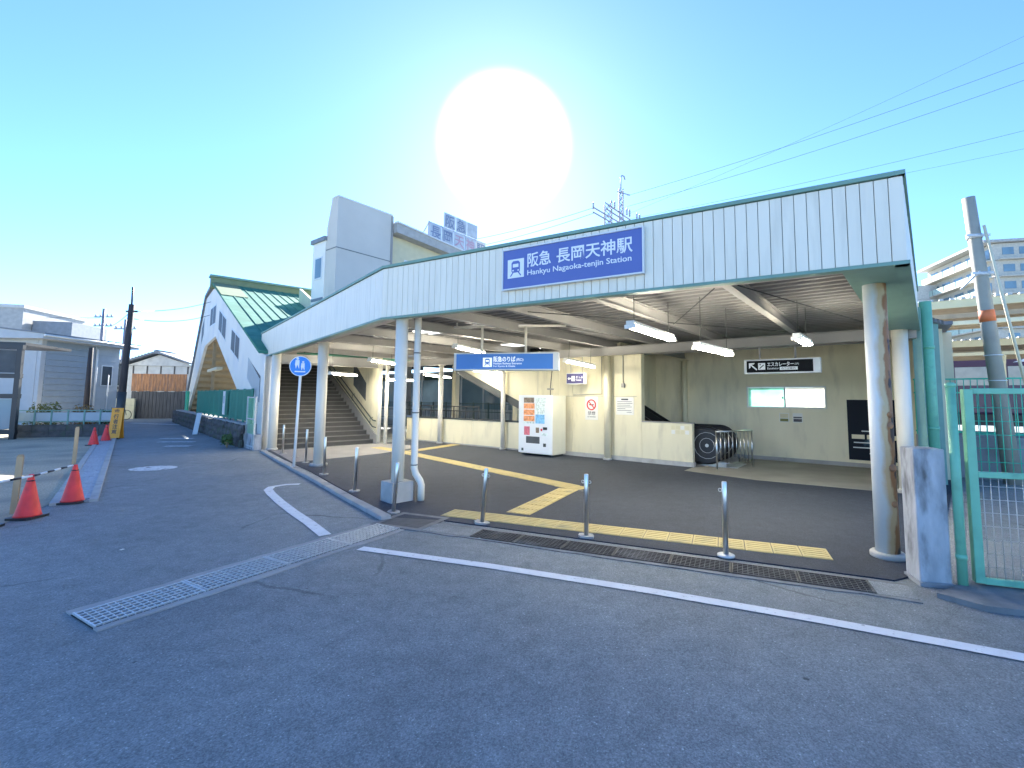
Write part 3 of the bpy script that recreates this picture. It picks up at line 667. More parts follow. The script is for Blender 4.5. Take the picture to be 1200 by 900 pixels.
# escalator sign
kg = gthing('escalator_sign', 'black hanging escalator sign with white arrow and lettering', 'sign', 12.70, -.5, 2.36)
MB().box(0, 1.56, 0, .17, 0, .33).build('case', 'sign_frame', kg, bevel=.008); MB().box(.06, 1.42, -.006, -.0005, .03, .30).build('face', 'sign_black', kg)
MB().bar((.28, -.0085, .09), (.14, -.0085, .22), .03, .003, (0,1,0)).build('arrow', 'sign_white', kg); MB().prism_y([(.11, .25), (.24, .25), (.21, .215), (.145, .215), (.145, .15), (.11, .12)], -.0095, -.0065).build('arrow', 'sign_white', kg)
ic = MB().box(.31, .46, -.009, -.0065, .09, .245).build('pictogram', 'sign_white', kg); MB().bar((.34, -.0105, .12), (.43, -.0105, .2), .018, .002, (0,1,0)).build('pictogram_mark', 'sign_black', ic); MB().lathe([(.014, 0), (.014, .002)], 10).build('pictogram_mark', 'sign_black', ic, (.355, -.0095, .21)).rotation_euler = (R(90), 0, 0)
text('エスカレーター', .105, 'sign_white', kg, (.50, -.008, .17), width=.54, bold=.002); text('(2F)', .05, 'sign_white', kg, (1.06, -.008, .19), width=.08)
text('Escalator', .065, 'sign_white', kg, (.50, -.008, .095), width=.24); MB().box(.76, 1.12, -.0095, -.0065, .075, .145).build('text_plate', 'sign_white', kg); text('のりば案内', .055, 'sign_black', kg, (.79, -.011, .09), width=.28)
for x in (.33, 1.07): MB().tube([(x, .085, .33), (x, .085, .63)], .022, 8).build('hanger', 'beam', kg)
# blue hanging sign
bs = thing('platform_sign', 'long blue hanging sign with train pictogram under the canopy', 'sign', (-2.02, 10.05, 2.36), R(-8.5))
MB().box(0, 2.31, 0, .22, 0, .385).build('case', 'sign_frame', bs, bevel=.01); MB().box(.06, 2.19, -.006, -.0005, .03, .355).build('face', 'sign_blue2', bs)
train_icon(bs, .66, .075, .2, 'sign_lit', 'sign_blue2', -.0065)
text('阪急のりば', .125, 'sign_lit', bs, (.89, -.008, .195), width=.48, bold=.002); text('(西口)', .07, 'sign_lit', bs, (1.39, -.008, .205), width=.16)
text('Hankyu Railway Entrance', .06, 'sign_lit', bs, (.89, -.008, .13), width=.62); text('For Kyoto & Osaka', .05, 'sign_lit', bs, (.89, -.008, .075), width=.48)
for x in (.60, 1.58): MB().tube([(x, .11, .385), (x, .11, .96)], .026, 10).build('hanger', 'column', bs)
MB().tube([(-.05, .11, .97), (2.45, .11, .97)], .028, 10).build('cross_pipe', 'column', bs)
for x in (.02, 2.36): MB().tube([(x, .11, .97), (x, .11, 1.14)], .02, 8).build('hanger', 'column', bs)

# ------------------------------------------------------------------ fluorescent lamps
def lamp(p, q, label, n=2):
    p = Vector(p); q = Vector(q); d = q-p; L = d.length
    t = thing('fluorescent_lamp', label, 'lamp', p, 0, 'lit tube lamps under the canopy')
    t.rotation_euler = d.to_track_quat('X', 'Z').to_euler()
    MB().box(0, L, -.06, .06, .0, .055).build('housing', 'lamp_body', t, bevel=.008)
    for y in ((-.045, .045) if n == 2 else (0,)): MB().tube([(.03, y, -.03), (L-.03, y, -.03)], .019, 10).build('tube', 'tube', t)
    for x in (0, L-.028): MB().box(x, x+.028, -.085, .085, -.06, .0).build('socket', 'lamp_body', t, bevel=.006)
    for x in (.15, L-.15): MB().tube([(x, 0, .055), (x, 0, 3.42-p.z)], .006, 5).build('hanger', 'dark_metal', t)
    return t
lamp((1.17, 6.40, 2.82), (2.15, 7.86, 2.82), 'lit tube lamp nearest the viewer hanging under the canopy right of the name board')
lamp((2.37, 7.2, 2.62), (3.35, 8.38, 2.62), 'lit tube lamp hanging between the parapet and the black escalator sign')
lamp((4.05, 7.4, 2.80), (4.72, 8.26, 2.80), 'short looking lit tube lamp above the black escalator sign')
lamp((-2.17, 10.89, 3.0), (-1.71, 12.45, 3.0), 'lit tube lamp half hidden just above the blue hanging sign')
lamp((-7.28, 15.5, 2.56), (-7.15, 17.3, 2.58), 'lit tube lamp furthest left at the foot of the stairs')
lamp((-5.00, 13.0, 2.83), (-4.55, 14.8, 2.80), 'lit tube lamp left of the block mounted column')
lamp((-2.45, 15.3, 2.70), (-1.66, 16.6, 2.62), 'lit tube lamp just below the blue hanging sign')
lamp((.50, 12.2, 2.78), (1.35, 13.1, 2.68), 'lit tube lamp above the purple guide sign')
lamp((-4.75, 17.9, 2.66), (-3.95, 19.0, 2.58), 'lit tube lamp over the platform opening')
lamp((3.15, 15.3, 2.72), (3.85, 16.2, 2.72), 'lit tube lamp over the escalator recess')
lamp((-5.9, 17.1, 2.42), (-5.0, 18.1, 2.42), 'lit tube lamp low behind the block mounted column')

# ================================================================== STAIRS (local y climbs, x to the right)
SO = (-6.4, 17.56); SA = ang((.742, .67))
st = thing('staircase', 'dark concrete staircase climbing behind the columns', 'staircase', (*SO, 0), SA)
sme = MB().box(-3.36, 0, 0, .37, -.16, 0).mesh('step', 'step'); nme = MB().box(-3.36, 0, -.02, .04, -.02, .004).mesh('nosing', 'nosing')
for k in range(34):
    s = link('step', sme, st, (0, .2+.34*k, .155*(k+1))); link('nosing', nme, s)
MB().box(-3.36, 0, 11.7, 13.5, 5.1, 5.25).build('landing', 'step', st)
sw = thing('stair_wall', 'cream wall with twin handrails on the right of the staircase', 'wall', (*SO, 0), SA)
MB().prism_x([(0, 0), (0, 3.3), (3, 4.3), (12, 8), (12, 5.2), (11.8, 5.2), (.2, 0)], .02, .16).build('wall_panel', 'cream', sw)
MB().prism_x([(-.02, .0), (-.02, .32), (12, 5.75), (12, 5.3), (.4, 0)], -.03, .019).build('stringer', 'beam', sw)
for o_ in (.62, .86): MB().tube([(-.09, -.15, o_), (-.09, .15, o_+.02), (-.09, 11, o_+4.95)], .022, 8).build('handrail', 'handrail', sw)
for k in range(6): MB().tube([(.02, .4+k*2, .98+k*.9), (-.09, .4+k*2, .93+k*.9), (-.09, .4+k*2, .7+k*.9)], .01, 6).build('bracket', 'handrail', sw)
MB().prism_x([(1.2, 1.6), (1.2, 2.3), (2.6, 3.2), (2.6, 2.25)], .01, .0195).build('window', 'glass_dark', sw)

sh = thing('stair_house', 'white stair enclosure with slanting windows and green ribbed roof', 'building', (*SO, 0), SA)
X0 = -3.5
wallp = [(.55, 0), (.55, 3.12), (2.0, 3.45), (15.2, 8.05), (19.0, 7.95), (29.6, .0), (27.6, 0.0), (18.3, 4.85), (13.7, 5.02), (2.75, .85), (2.2, .0)]
MB().prism_x(wallp, X0-.14, X0).build('side_wall', 'white_wall', sh)
MB().prism_x([(y, z) for y, z in wallp[6:10]]+[(2.8, .85), (13.7, 4.8), (18.2, 4.65), (27.4, 0)][::1], X0-.15, X0+.3).build('soffit_edge', 'yellow_wall', sh) if False else None
MB().prism_x([(2.75, .85), (2.75, 1.05), (13.6, 5.2), (18.4, 5.05), (27.9, .1), (27.6, 0), (18.3, 4.85), (13.7, 5.02)], X0+.001, .16).build('underside', 'wood_inside', sh)
for k in range(9):   # exposed stepped soffit ribs of the flight
    y = 4.4+k*1.05; z = .85+(y-2.75)*.381
    MB().box(X0+.01, .2, y, y+.16, z-.22, z-.02).build('soffit_rib', 'wood_inside', sh)
MB().box(X0+.02, X0+.3, 13.9, 18.0, 3.2, 3.35).build('cross_tie', 'cream', sh); 
for k in range(11):
    y = 18.7+k*.78; z = 4.85-(y-18.3)*.521
    MB().box(X0+.01, X0+2.5, y, y+.2, z-.26, z-.02).build('soffit_rib', 'wood_inside', sh)
for y in (16.0,): MB().box(X0+.05, X0+.2, y, y+.15, 0, 5.0).build('strut', 'wood_inside', sh)
for y in (15.2,): pass
MB().prism_x([(.55, 0), (.55, 3.12), (.7, 3.12), (.7, 0)], X0-.16, X0+.12).build('end_pier', 'white_wall', sh)
def slantwin(y0, y1, zt0, zt1, zb0, zb1, split=True):
    f = MB().prism_x([(y0, zb0), (y1, zb1), (y1, zt1), (y0, zt0)], X0-.155, X0-.141).build('window', 'sign_frame', sh)
    n = 2 if split else 1
    for k in range(n):
        u0 = y0+(y1-y0)*(k+.06)/n; u1 = y0+(y1-y0)*(k+.94)/n; g_ = lambda a, b, u: a+(b-a)*(u-y0)/(y1-y0)
        MB().prism_x([(u0, g_(zb0, zb1, u0)+.08), (u1, g_(zb0, zb1, u1)+.08), (u1, g_(zt0, zt1, u1)-.08), (u0, g_(zt0, zt1, u0)-.08)], X0-.160, X0-.156).build('pane', 'glass_dark', f)
slantwin(5.8, 8.1, 4.25, 4.9, 3.2, 3.85); slantwin(9.9, 12.6, 5.55, 6.4, 4.4, 5.25); slantwin(14.0, 16.4, 6.9, 6.95, 5.75, 5.8, True); slantwin(19.3, 20.5, 6.9, 6.2, 5.7, 5.0, False)
lv = MB().prism_x([(1.25, 1.55), (3.6, 2.45), (3.6, 3.2), (1.25, 2.45)], X0-.15, X0-.141).build('louvre', 'dark_metal', sh)
for k in range(16):
    y = 1.3+k*.148; z0 = 1.55+(y-1.25)*.383; MB().box(X0-.17, X0-.151, y, y+.05, z0, z0+.82).build('louvre_bar', 'sign_frame', lv)
# roof following the flight
def roofz(y): return 3.55+(y-2.0)*.3485
rf = MB().prism_x([(.9, roofz(.9)+.06), (15.25, roofz(15.25)+.06), (15.25, roofz(15.25)+.16), (.9, roofz(.9)+.16)], X0-.3, 3.2).build('roof', 'roof_green', sh)
for k in range(15): x = X0+.25+k*.43; MB().prism_x([(.95, roofz(.95)+.155), (15.2, roofz(15.2)+.155), (15.2, roofz(15.2)+.19), (.95, roofz(.95)+.19)], x, x+.06).build('roof_seam', 'roof_green', rf)
MB().prism_x([(11.2, roofz(11.2)+.165), (15.2, roofz(15.2)+.165), (15.2, roofz(15.2)+.2), (11.2, roofz(11.2)+.2)], X0-.28, X0+.9).build('pale_sheet', 'roof_pale', rf)
MB().box(X0-.36, 3.3, 15.1, 15.6, 8.0, 8.62).build('ridge_board', 'roof_pale', sh); MB().box(X0-.42, 3.3, 15.0, 15.7, 8.62, 8.74).build('ridge_cap', 'green_trim', sh)
MB().prism_x([(15.5, 8.5), (19.1, 8.15), (29.9, .1), (29.6, .0), (19.0, 8.0), (15.5, 8.3)], X0-.25, X0+1.5).build('far_roof', 'roof_grey', sh)
MB().prism_x([(.55, 3.2), (2.0, 3.5), (13.2, 7.35), (13.2, 5.0), (4, 1.5)], .17, .3).build('inner_wall', 'cream_grey', sh)

# lift tower and overpass
TP = (-10.75, 23.0)
tw = thing('lift_tower', 'grey beige tower block rising above the left end of the canopy', 'building', (*TP, 0), ang((.6, .8)))
MB().prism_y([(0, 3.5), (0, 12.05), (3.25, 12.05), (3.25, 3.5)], 0, .62).build('tower_wall', 'tower_wall', tw)
MB().prism_x([(.62, 3.5), (.62, 11.98), (1.0, 10.6), (1.0, 3.5)], 0, 3.25).build('rear_slope', 'tower_wall', tw)
MB().box(-.012, 3.26, -.012, -.001, 9.35, 9.40).build('wall_joint', 'joint', tw); MB().box(-.012, 3.26, -.012, -.001, 5.4, 5.44).build('wall_joint', 'joint', tw); MB().box(-.014, -.001, 0, 1.0, 9.35, 9.40).build('wall_joint', 'joint', tw)
MB().box(-.02, 3.27, -.02, .6, 12.051, 12.11).build('coping', 'sign_frame', tw)
MB().box(3.15, 3.27, -.04, -.013, 3.5, 12.0).build('corner_pipe', 'beam', tw)
lt = MB().box(-.05, 2.6, 1.0, 2.3, 3.5, 9.9).build('stair_tower_wall', 'white_wall', tw)
MB().box(-.15, 2.7, .95, 2.42, 9.9, 10.12).build('flat_roof', 'roof_grey', tw)
wn_ = MB().box(-.075, -.051, 1.25, 2.0, 7.9, 9.1).build('window', 'sign_frame', tw); MB().box(-.085, -.076, 1.32, 1.93, 7.98, 9.02).build('pane', 'glass_blue', wn_)
MB().box(-.07, -.051, 1.05, 2.25, 6.75, 6.9).build('sill_band', 'roof_grey', tw)
ob = thing('overpass', 'cream overpass building with sloping roof edge beside the tower', 'building', (TP[0]+.6*3.3, TP[1]+.8*3.3, 0), ang((.6, .8)))
MB().box(0, 14, .3, 4.5, 6.2, 11.0).build('wall', 'yellow_wall', ob); MB().prism_y([(0, 11.05), (0, 11.6), (14, 10.6), (14, 10.2)], -.35, 5).build('roof', 'grey_wall', ob)
MB().prism_y([(0, 11.601), (0, 11.68), (14, 10.69), (14, 10.601)], -.42, 5.05).build('roof_edge', 'sign_frame', ob)
for k in range(5): wv = MB().box(1+k*2.5, 2.6+k*2.5, .27, .299, 8.4, 9.8).build('window', 'sign_frame', ob); MB().box(1.08+k*2.5, 2.52+k*2.5, .262, .2695, 8.48, 9.72).build('pane', 'glass_blue', wv)
for x in (1.5, 7, 12.5): MB().box(x, x+.5, .6, 1.1, 0, 6.2).build('pier', 'concrete', ob)
# rooftop billboard
bb = thing('rooftop_billboard', 'framed rooftop billboard of square character panels above the overpass', 'billboard', (-8.08, 31.0, 11.6), ang((.577, .816)))
pw = 1.05
for k, ch in enumerate('長岡天神駅'):
    pn = MB().box(k*1.14, k*1.14+pw, 0, .08, 1.15, 2.2).build('panel', 'board_panel' if k < 4 else 'plaster', bb); text(ch, .95, 'board_text_red' if ch in '天神' else 'board_text', pn, (k*1.14+.03, -.01, 1.28), name='character', bold=.01)
for k, ch in enumerate('阪急 '):
    pn = MB().box((k+1.15)*1.14, (k+1.15)*1.14+pw, 0, .08, 2.3, 3.35).build('panel', 'board_panel', bb)
    if ch != ' ': text(ch, .95, 'board_text', pn, ((k+1.15)*1.14+.03, -.01, 2.43), name='character', bold=.01)
MB().box(0, 3.4, 0, .06, .62, 1.05).build('strip_panel', 'siding_pale', bb); MB().box(.1, 3.2, -.01, -.001, .72, .95).build('strip_print', 'roof_green', bb)
for x in (.0, 1.1, 2.24, 3.38, 4.52, 5.66): MB().bar((x, .12, 0), (x, .12, 2.3), .06).build('post', 'steel_tower', bb)
for z in (.5, 1.1, 2.25): MB().bar((0, .12, z), (5.7, .12, z), .06).build('rail', 'steel_tower', bb)
for x in (0, 2.2): MB().bar((x, .12, 2.2), (x-.2, 1.9, -.1), .05).build('stay', 'steel_tower', bb)
MB().box(-.5, 6.2, -.3, 2.3, -1.4, -.02).build('plinth', 'grey_wall', bb)

# catenary mast
cm = thing('catenary_mast', 'lattice steel railway mast with crossarms showing above the canopy', 'mast', (6.0, 40, 0), 0)
def lattice(x, z0, z1, wd, n):
    mb = MB()
    for sx in (-1, 1):
        for sy in (-1, 1): mb.bar((x+sx*wd/2, sy*wd/2, z0), (x+sx*wd/2, sy*wd/2, z1), .07)
    for k in range(n):
        za, zb = z0+(z1-z0)*k/n, z0+(z1-z0)*(k+1)/n
        for sy in (-1, 1): mb.bar((x-wd/2, sy*wd/2, za), (x+wd/2, sy*wd/2, zb), .045); mb.bar((x+wd/2, sy*wd/2, za), (x-wd/2, sy*wd/2, zb), .045)
    return mb
lattice(-.55, 0, 19.1, .62, 26).build('lattice_post', 'steel_tower', cm); lattice(.62, 0, 20.4, .34, 34).build('lattice_post', 'steel_tower', cm)
MB().tube([(.62, 0, 20.4), (.62, 0, 21.5), (.72, 0, 21.7), (.9, 0, 21.62), (1.0, 0, 21.3)], .06, 6).build('horn', 'steel_tower', cm)
for (x0, z0, x1, z1) in ((-1.9, 18.75, 2.4, 16.9), (-.7, 19.1, 2.3, 17.75), (-1.9, 18.3, 2.4, 16.5), (-.7, 18.6, 2.3, 17.35)): MB().bar((x0, 0, z0), (x1, 1.5, z1), .09).build('crossarm', 'steel_tower', cm)
for (x, z) in ((-.15, 18.95), (.15, 18.9), (1.25, 18.25), (1.5, 18.1), (2.15, 17.8), (2.4, 17.7), (-1.8, 18.8)): MB().lathe([(.05, 0), (.1, .1), (.05, .2), (.1, .3), (.05, .4), (.1, .5), (.03, .7)], 8).build('insulator', 'insulator', cm, (x, .6, z))
MB().bar((.3, 0, 20.2), (1.5, .3, 20.0), .07).build('crossarm', 'steel_tower', cm)

def wire(pts, label, r=.012, sag=0.):
    V = [Vector(p) for p in pts]; P = []
    for i in range(len(V)-1):
        for k in range(12):
            t_ = k/12; q = V[i].lerp(V[i+1], t_); q.z -= sag*4*t_*(1-t_); P.append(q)
    P.append(V[-1]); return tag(MB().tube(P, r, 5).build('overhead_wire', 'wire', None), label, 'wire')
wire([(7.2, 40.2, 19.9), (36, 30, 26.2)], 'topmost overhead wire running from the mast to the upper right', .013, .4)
wire([(7.2, 40.2, 18.9), (36, 30, 24.9)], 'second overhead wire running from the mast to the upper right', .013, .4)
wire([(7.4, 40.6, 17.9), (36, 30, 21.0)], 'lowest overhead wire running right from the mast to the frame edge', .011, .3)
wire([(7.4, 40.6, 18.4), (36, 30, 28.4)], 'faint thin wire above the others at upper right', .008, .3)
wire([(7.4, 40.6, 17.6), (36, 30, 19.6)], 'thin wire just below the lowest one at right', .008, .3)
wire([(4.2, 40, 18.7), (-14, 52, 19.0)], 'overhead wire running down left from the mast behind the canopy', .02, .5)
wire([(4.2, 40, 18.2), (-14, 52, 18.0)], 'lower overhead wire running down left from the mast', .02, .5)

# ================================================================== BOLLARDS
def bollard(p, h, lean, label, eyes=1, plate=True):
    t = thing('bollard', label, 'bollard', (p[0], p[1], .014), 0, 'steel bollards round the concourse edge')
    t.rotation_euler = (0, lean, R(-27))
    MB().lathe([(.0285, -.004), (.0285, h-.008), (.024, h), (.004, h+.002)], 16).build('post', 'steel', t)
    if plate:
        pl_ = [(.11*math.cos(R(45*k+20))*random.uniform(.8, 1.2), .09*math.sin(R(45*k+20))*random.uniform(.8, 1.2)) for k in range(8)]
        MB().prism(pl_, -.008, .022).build('base_mortar', 'concrete_pale', t)
    else: MB().lathe([(.095, 0), (.095, .018), (.035, .026)], 20).build('base_plate', 'galv', t)
    for s in ((-1, 1) if eyes == 2 else (-1,) if eyes == 1 else ()):
        MB().tube([(s*(.047+.018*math.cos(R(30*k))), 0, h-.1+.018*math.sin(R(30*k))) for k in range(13)], .005, 6, False).build('eye', 'steel', t)
    return t
bollard((2.05, 5.38), .83, 0, 'steel bollard nearest the rusty right hand column', 1, False)
bollard((.53, 6.08), .79, 0, 'steel bollard in front of the tactile paving, middle of the front row', 2)
bollard((-.89, 6.68), .77, .075, 'leaning steel bollard beside the tactile paving corner', 2)
bollard((-2.33, 7.24), .76, .08, 'leaning steel bollard in front of the concrete column block', 0)
bollard((-3.57, 8.80), .82, .03, 'steel bollard by the kerb just left of the column block', 0)
bollard((-5.02, 10.62), .84, 0, 'steel bollard just right of the second street side column', 0)
bollard((-6.38, 12.45), .88, 0, 'steel bollard just left of the second street side column', 0)
bollard((-7.30, 13.60), .88, 0, 'steel bollard right behind the round blue road sign post', 0)
bollard((-8.05, 14.30), .88, 0, 'steel bollard furthest up the street by the stair house column', 0)

# round blue road sign
rs = thing('road_sign', 'round blue pedestrian road sign on a slightly leaning white post', 'road sign', (-6.14, 11.42, 0), R(12)); rs.rotation_euler.y = .02
MB().tube([(0, 0, 0), (0, 0, 2.72)], .032, 12).build('post', 'sign_white', rs)
dsc = MB().lathe([(.25, 0), (.25, .012)], 32).build('disc', 'sign_white', rs, (0, -.036, 2.52)); dsc.rotation_euler = (R(90), 0, 0)
MB().lathe([(.232, 0), (.232, .003)], 32).build('face', 'road_sign_blue', dsc, (0, 0, .0125))
def figure(x, y, s):
    MB().lathe([(.035*s, 0), (.035*s, .003)], 12).build('figure_head', 'sign_white', dsc, (x, y+.14*s, .0157)); MB().prism([(x-.05*s, y+.1*s), (x-.06*s, y-.02*s), (x-.03*s, y-.14*s), (x+.0, y-.03*s), (x+.05*s, y-.14*s), (x+.05*s, y+.1*s)], .0157, .0187).build('figure', 'sign_white', dsc)
figure(-.07, .06, .9); figure(.06, .0, .75); MB().box(-.12, .12, -.15, -.12, .0157, .0187).build('figure', 'sign_white', dsc)

# ================================================================== RIGHT SIDE: pillar, gate, fence, pole
pil = thing('concrete_pillar', 'stained concrete pillar beside the green gate', 'pillar', (3.80, 4.72, 0), R(-13))
MB().box(-.135, .135, -.13, .13, 0, 1.31).build('shaft', 'concrete_old', pil, bevel=.012); MB().box(-.15, .15, -.16, .14, 0, .04).build('footing', 'concrete', pil)
gt = thing('gate', 'green framed gate filled with wire mesh at the right edge', 'gate', (4.05, 4.56, 0), ang((1, -.36)))
def sq(nm, x0, z0, x1, z1, wd=.06): return MB().bar((x0, 0, z0), (x1, 0, z1), wd).build(nm, 'gate_green', gt, bevel=.006)
sq('stile', .08, .07, .08, 1.90, .075); sq('stile', 2.3, .07, 2.3, 1.90, .075)
for z in (.09, 1.08, 1.88): sq('rail', .118, z, 2.262, z, .055)
for k in range(35): x = .16+k*.06; MB().tube([(x, 0, .12), (x, 0, 1.05)], .0035, 5).build('mesh_wire', 'galv_wire', gt); MB().tube([(x, 0, 1.11), (x, 0, 1.85)], .0035, 5).build('mesh_wire', 'mesh_green', gt)
for k in range(7): z = .22+k*.125; MB().tube([(.12, 0.008, z), (2.26, 0.008, z)], .0035, 5).build('mesh_wire', 'galv_wire', gt)
for k in range(5): z = 1.2+k*.13; MB().tube([(.12, 0.008, z), (2.26, 0.008, z)], .0035, 5).build('mesh_wire', 'mesh_green', gt)
MB().box(.62, .72, -.05, .05, 1.28, 1.36).build('latch', 'purlin', gt)
gp = thing('gate_post', 'round green gate post between the concrete pillar and the gate', 'post', (3.97, 4.53, 0), 0)
MB().tube([(0, 0, 0), (0, 0, 1.92)], .04, 14).build('shaft', 'gate_green', gp); MB().lathe([(.046, .28), (.046, .33)], 14).build('sleeve', 'gate_green', gp); MB().lathe([(.044, 1.92), (.044, 1.95), (.02, 1.965)], 14).build('cap', 'gate_green', gp)
MB().prism([(3.56, 4.34), (3.75, 4.08), (4.4, 3.86), (6.4, 3.1), (6.8, 3.9), (4.4, 4.75)], 0, .05).build('pavement', 'old_cement', kind='structure')
# green rain pipe on the canopy side, with lean-to posts beyond
gpipe = thing('green_rain_pipe', 'tall green rain pipe at the right end of the canopy', 'pipe', (7.62, 9.15, 0), 0)
MB().tube([(0, 0, 0), (0, 0, 3.75)], .1, 14).build('pipe', 'gate_green', gpipe)
for z in (1.2, 2.8): MB().lathe([(.112, z), (.112, z+.06)], 14).build('collar', 'gate_green', gpipe)
for i, (x, y, z1, lb) in enumerate(((8.35, 9.9, 3.5, 'green lean-to post next to the green rain pipe'), (8.95, 10.5, 3.4, 'tan lean-to post right of the green rain pipe'))):
    q = thing('lean_to_post', lb, 'post', (x, y, 0), 0); MB().box(-.08, .08, -.08, .08, 0, z1).build('shaft', 'green_trim' if i == 0 else 'yellow_wall', q); MB().bar((0, 0, z1-.1), (-.7, .9, z1+.2), .08).build('arm', 'green_trim', q)
MB().prism([(7.2, 9.0), (7.3, 8.9), (10.6, 12.6), (10.5, 12.75)], .0, 3.6).build('side_wall', 'green_trim', can)
# low wall and bright mesh fence along the track
tl = thing('track_side_wall', 'low grey concrete wall under the bright green fence', 'wall', (9.0, 11.3, 0), GA)
for k in range(6): MB().box(k*2, k*2+1.985, 0, .15, 0, .95).build('panel', 'concrete', tl, bevel=.006)
fn = thing('track_fence', 'bright green mesh fence on the low wall beside the track', 'fence', (9.0, 11.3, .955), GA)
for k in range(7): MB().bar((k*2+.05, .07, 0), (k*2+.05, .07, 1.35), .07).build('post', 'mesh_green', fn)
for z in (.08, 1.0, 1.32): MB().bar((0, .07, z), (12, .07, z), .035).build('rail', 'mesh_green', fn)
for k in range(100): MB().bar((.1+k*.118, .07, .08), (.1+k*.118, .07, 1.32), .016).build('bar', 'mesh_green', fn)
cp = thing('concrete_pole', 'leaning concrete utility pole with orange band behind the gate', 'utility pole', (9.98, 10.0, 0), 0)
def polep(z): return (-.085*(z)*1.0+.0, 0, z)
MB().tube([polep(0), polep(6.3)], [.155, .115], 18).build('shaft', 'pole_concrete', cp)
MB().tube([polep(3.5), polep(3.75)], [.139, .136], 18).build('band', 'orange', cp)
for z in (4.55, 5.4): MB().bar((polep(z)[0]-.28, -.1, z), (polep(z)[0]+.24, -.1, z+.02), .05).build('crossarm', 'galv', cp); MB().tube([(polep(z)[0], 0, z-.04), (polep(z)[0]-.004, 0, z+.04)], .142, 14).build('strap', 'galv', cp)
for z in (2.2, 2.75): MB().tube([(polep(z)[0], 0, z), (polep(z)[0], 0, z+.015)], .158, 16).build('strap', 'sign_white', cp)
MB().tube([(polep(5.6)[0]+.05, -.2, 5.6), (.28, -.3, 1.2)], .028, 8).build('guy_cover', 'cream', cp)
MB().tube([(polep(4.6)[0]-.1, -.1, 4.6), (polep(4.6)[0]-.5, -.05, 4.2)], .02, 6).build('stay', 'galv', cp)
# platform roof, far roof, train
def proof(name, label, p, L0, L1, z0, z1, dep):
    t = thing(name, label, 'platform roof', (p[0], p[1], 0), GA)
    MB().box(L0, L1, -.05, .05, z1-.28, z1).build('eave_board', 'yellow_wall', t); MB().prism_x([(.05, z1-.06), (dep, z1-.35), (dep, z1-.25), (.05, z1+.03)], L0, L1).build('roof_sheet', 'purlin', t)
    for k in range(5): MB().box(L0, L1, .3+k*dep/6, .42+k*dep/6, z1-.62-k*.03, z1-.45-k*.03).build('purlin', 'purlin', t)
    MB().box(L0, L1, .1, .25, z0, z0+.14).build('tie_beam', 'cream', t)
    x = L0+.3
    while x < L1: MB().box(x, x+.16, .6, .76, 0, z1-.5).build('post', 'cream', t); MB().bar((x+.08, .68, z0-.9), (x+.08, .1, z0), .08).build('brace', 'cream', t); x += 4
    mb = MB()
    for k in range(int((L1-L0)/.3)): mb.box(L0+k*.3, L0+k*.3+.12, -.12, .6, z1+.001, z1+.07)
    mb.build('roof_corrugation', 'siding_pale', t); return t
proof('platform_roof', 'tan platform roof with open purlins behind the concrete pole', (14.29, 17.0), -1.5, 14, 4.5, 5.4, 4)
proof('far_platform_roof', 'lower pale platform roof above the dark train', (17.5, 21.5), -1.5, 16, 3.75, 4.42, 3)
tr = thing('train', 'dark maroon train with cream windows behind the green fence', 'train', (21.9, 26, 0), GA)
MB().box(-6, 18, 0, 2.8, 1.0, 4.45).build('body', 'train_maroon', tr, bevel=.12); MB().box(-6.02, 18.02, -.03, 2.83, 3.6, 3.68).build('waist_line', 'train_maroon', tr)
for k in range(11): MB().box(-5.4+k*2.1, -3.9+k*2.1, -.02, -.001, 2.55, 3.55).build('window', 'train_window', tr, bevel=.03)
MB().box(-6, 18, .2, 2.6, .4, 1.0).build('bogie_skirt', 'black', tr)
text('HK', .5, 'sign_white', tr, (3.0, -.03, 3.7), name='emblem') if False else None
MB().prism_y([(3.2, 3.75), (3.7, 3.95), (4.3, 4.2), (3.9, 3.85), (4.4, 3.8)], -.03, -.002).build('emblem', 'sign_white', tr)
# apartment block on the hill
ap = thing('apartment_block', 'pale stepped apartment block with balconies on the hill at right', 'building', (78.5, 80, 0), ang((.22, .975)))
for fl in range(9):
    z = 2+fl*3.05
    MB().box(0, 19.5, -12, -.6, z, z+2.95).build('storey', 'apt_pale', ap)
    for k in range(5): MB().box(.4+k*3.8, 3.9+k*3.8, .8, .9, z+.1, z+1.15).build('balcony_front', 'apt_green', ap); MB().box(.3+k*3.8, 4.0+k*3.8, -.6, .9, z-.1, z+.09).build('balcony_slab', 'apt_pale', ap); MB().box(.8+k*3.8, 3.4+k*3.8, -.599, -.55, z+.2, z+2.2).build('window', 'glass_blue', ap)
    for k in range(4): MB().box(-.05, -.001, -3.7-k*2.5, -2-k*2.5, z+.9, z+2.2).build('window', 'glass_blue', ap)
    MB().box(-.9, -.051, -11.5, -1.2, z-.1, z+.1).build('balcony_slab', 'apt_pale', ap)
MB().box(-.8, 20, -12.3, 1.2, 29.45, 29.9).build('roof_slab', 'grey_wall', ap)
ap['kind'] = ''
del ap['kind']
ap2 = thing('far_apartment_block', 'smaller pale far block left of the leaning pole', 'building', (83, 96, 0), ang((.22, .975)))
for fl in range(8):
    z = 2+fl*3; MB().box(0, 14, 0, 8, z, z+2.95).build('storey', 'plaster', ap2)
    for k in range(4): MB().box(.6+k*3.3, 2.8+k*3.3, -.05, -.001, z+.8, z+2.2).build('window', 'glass_blue', ap2); MB().box(.4+k*3.3, 3.2+k*3.3, -.8, -.06, z, z+.9).build('balcony_front', 'siding_pale', ap2)

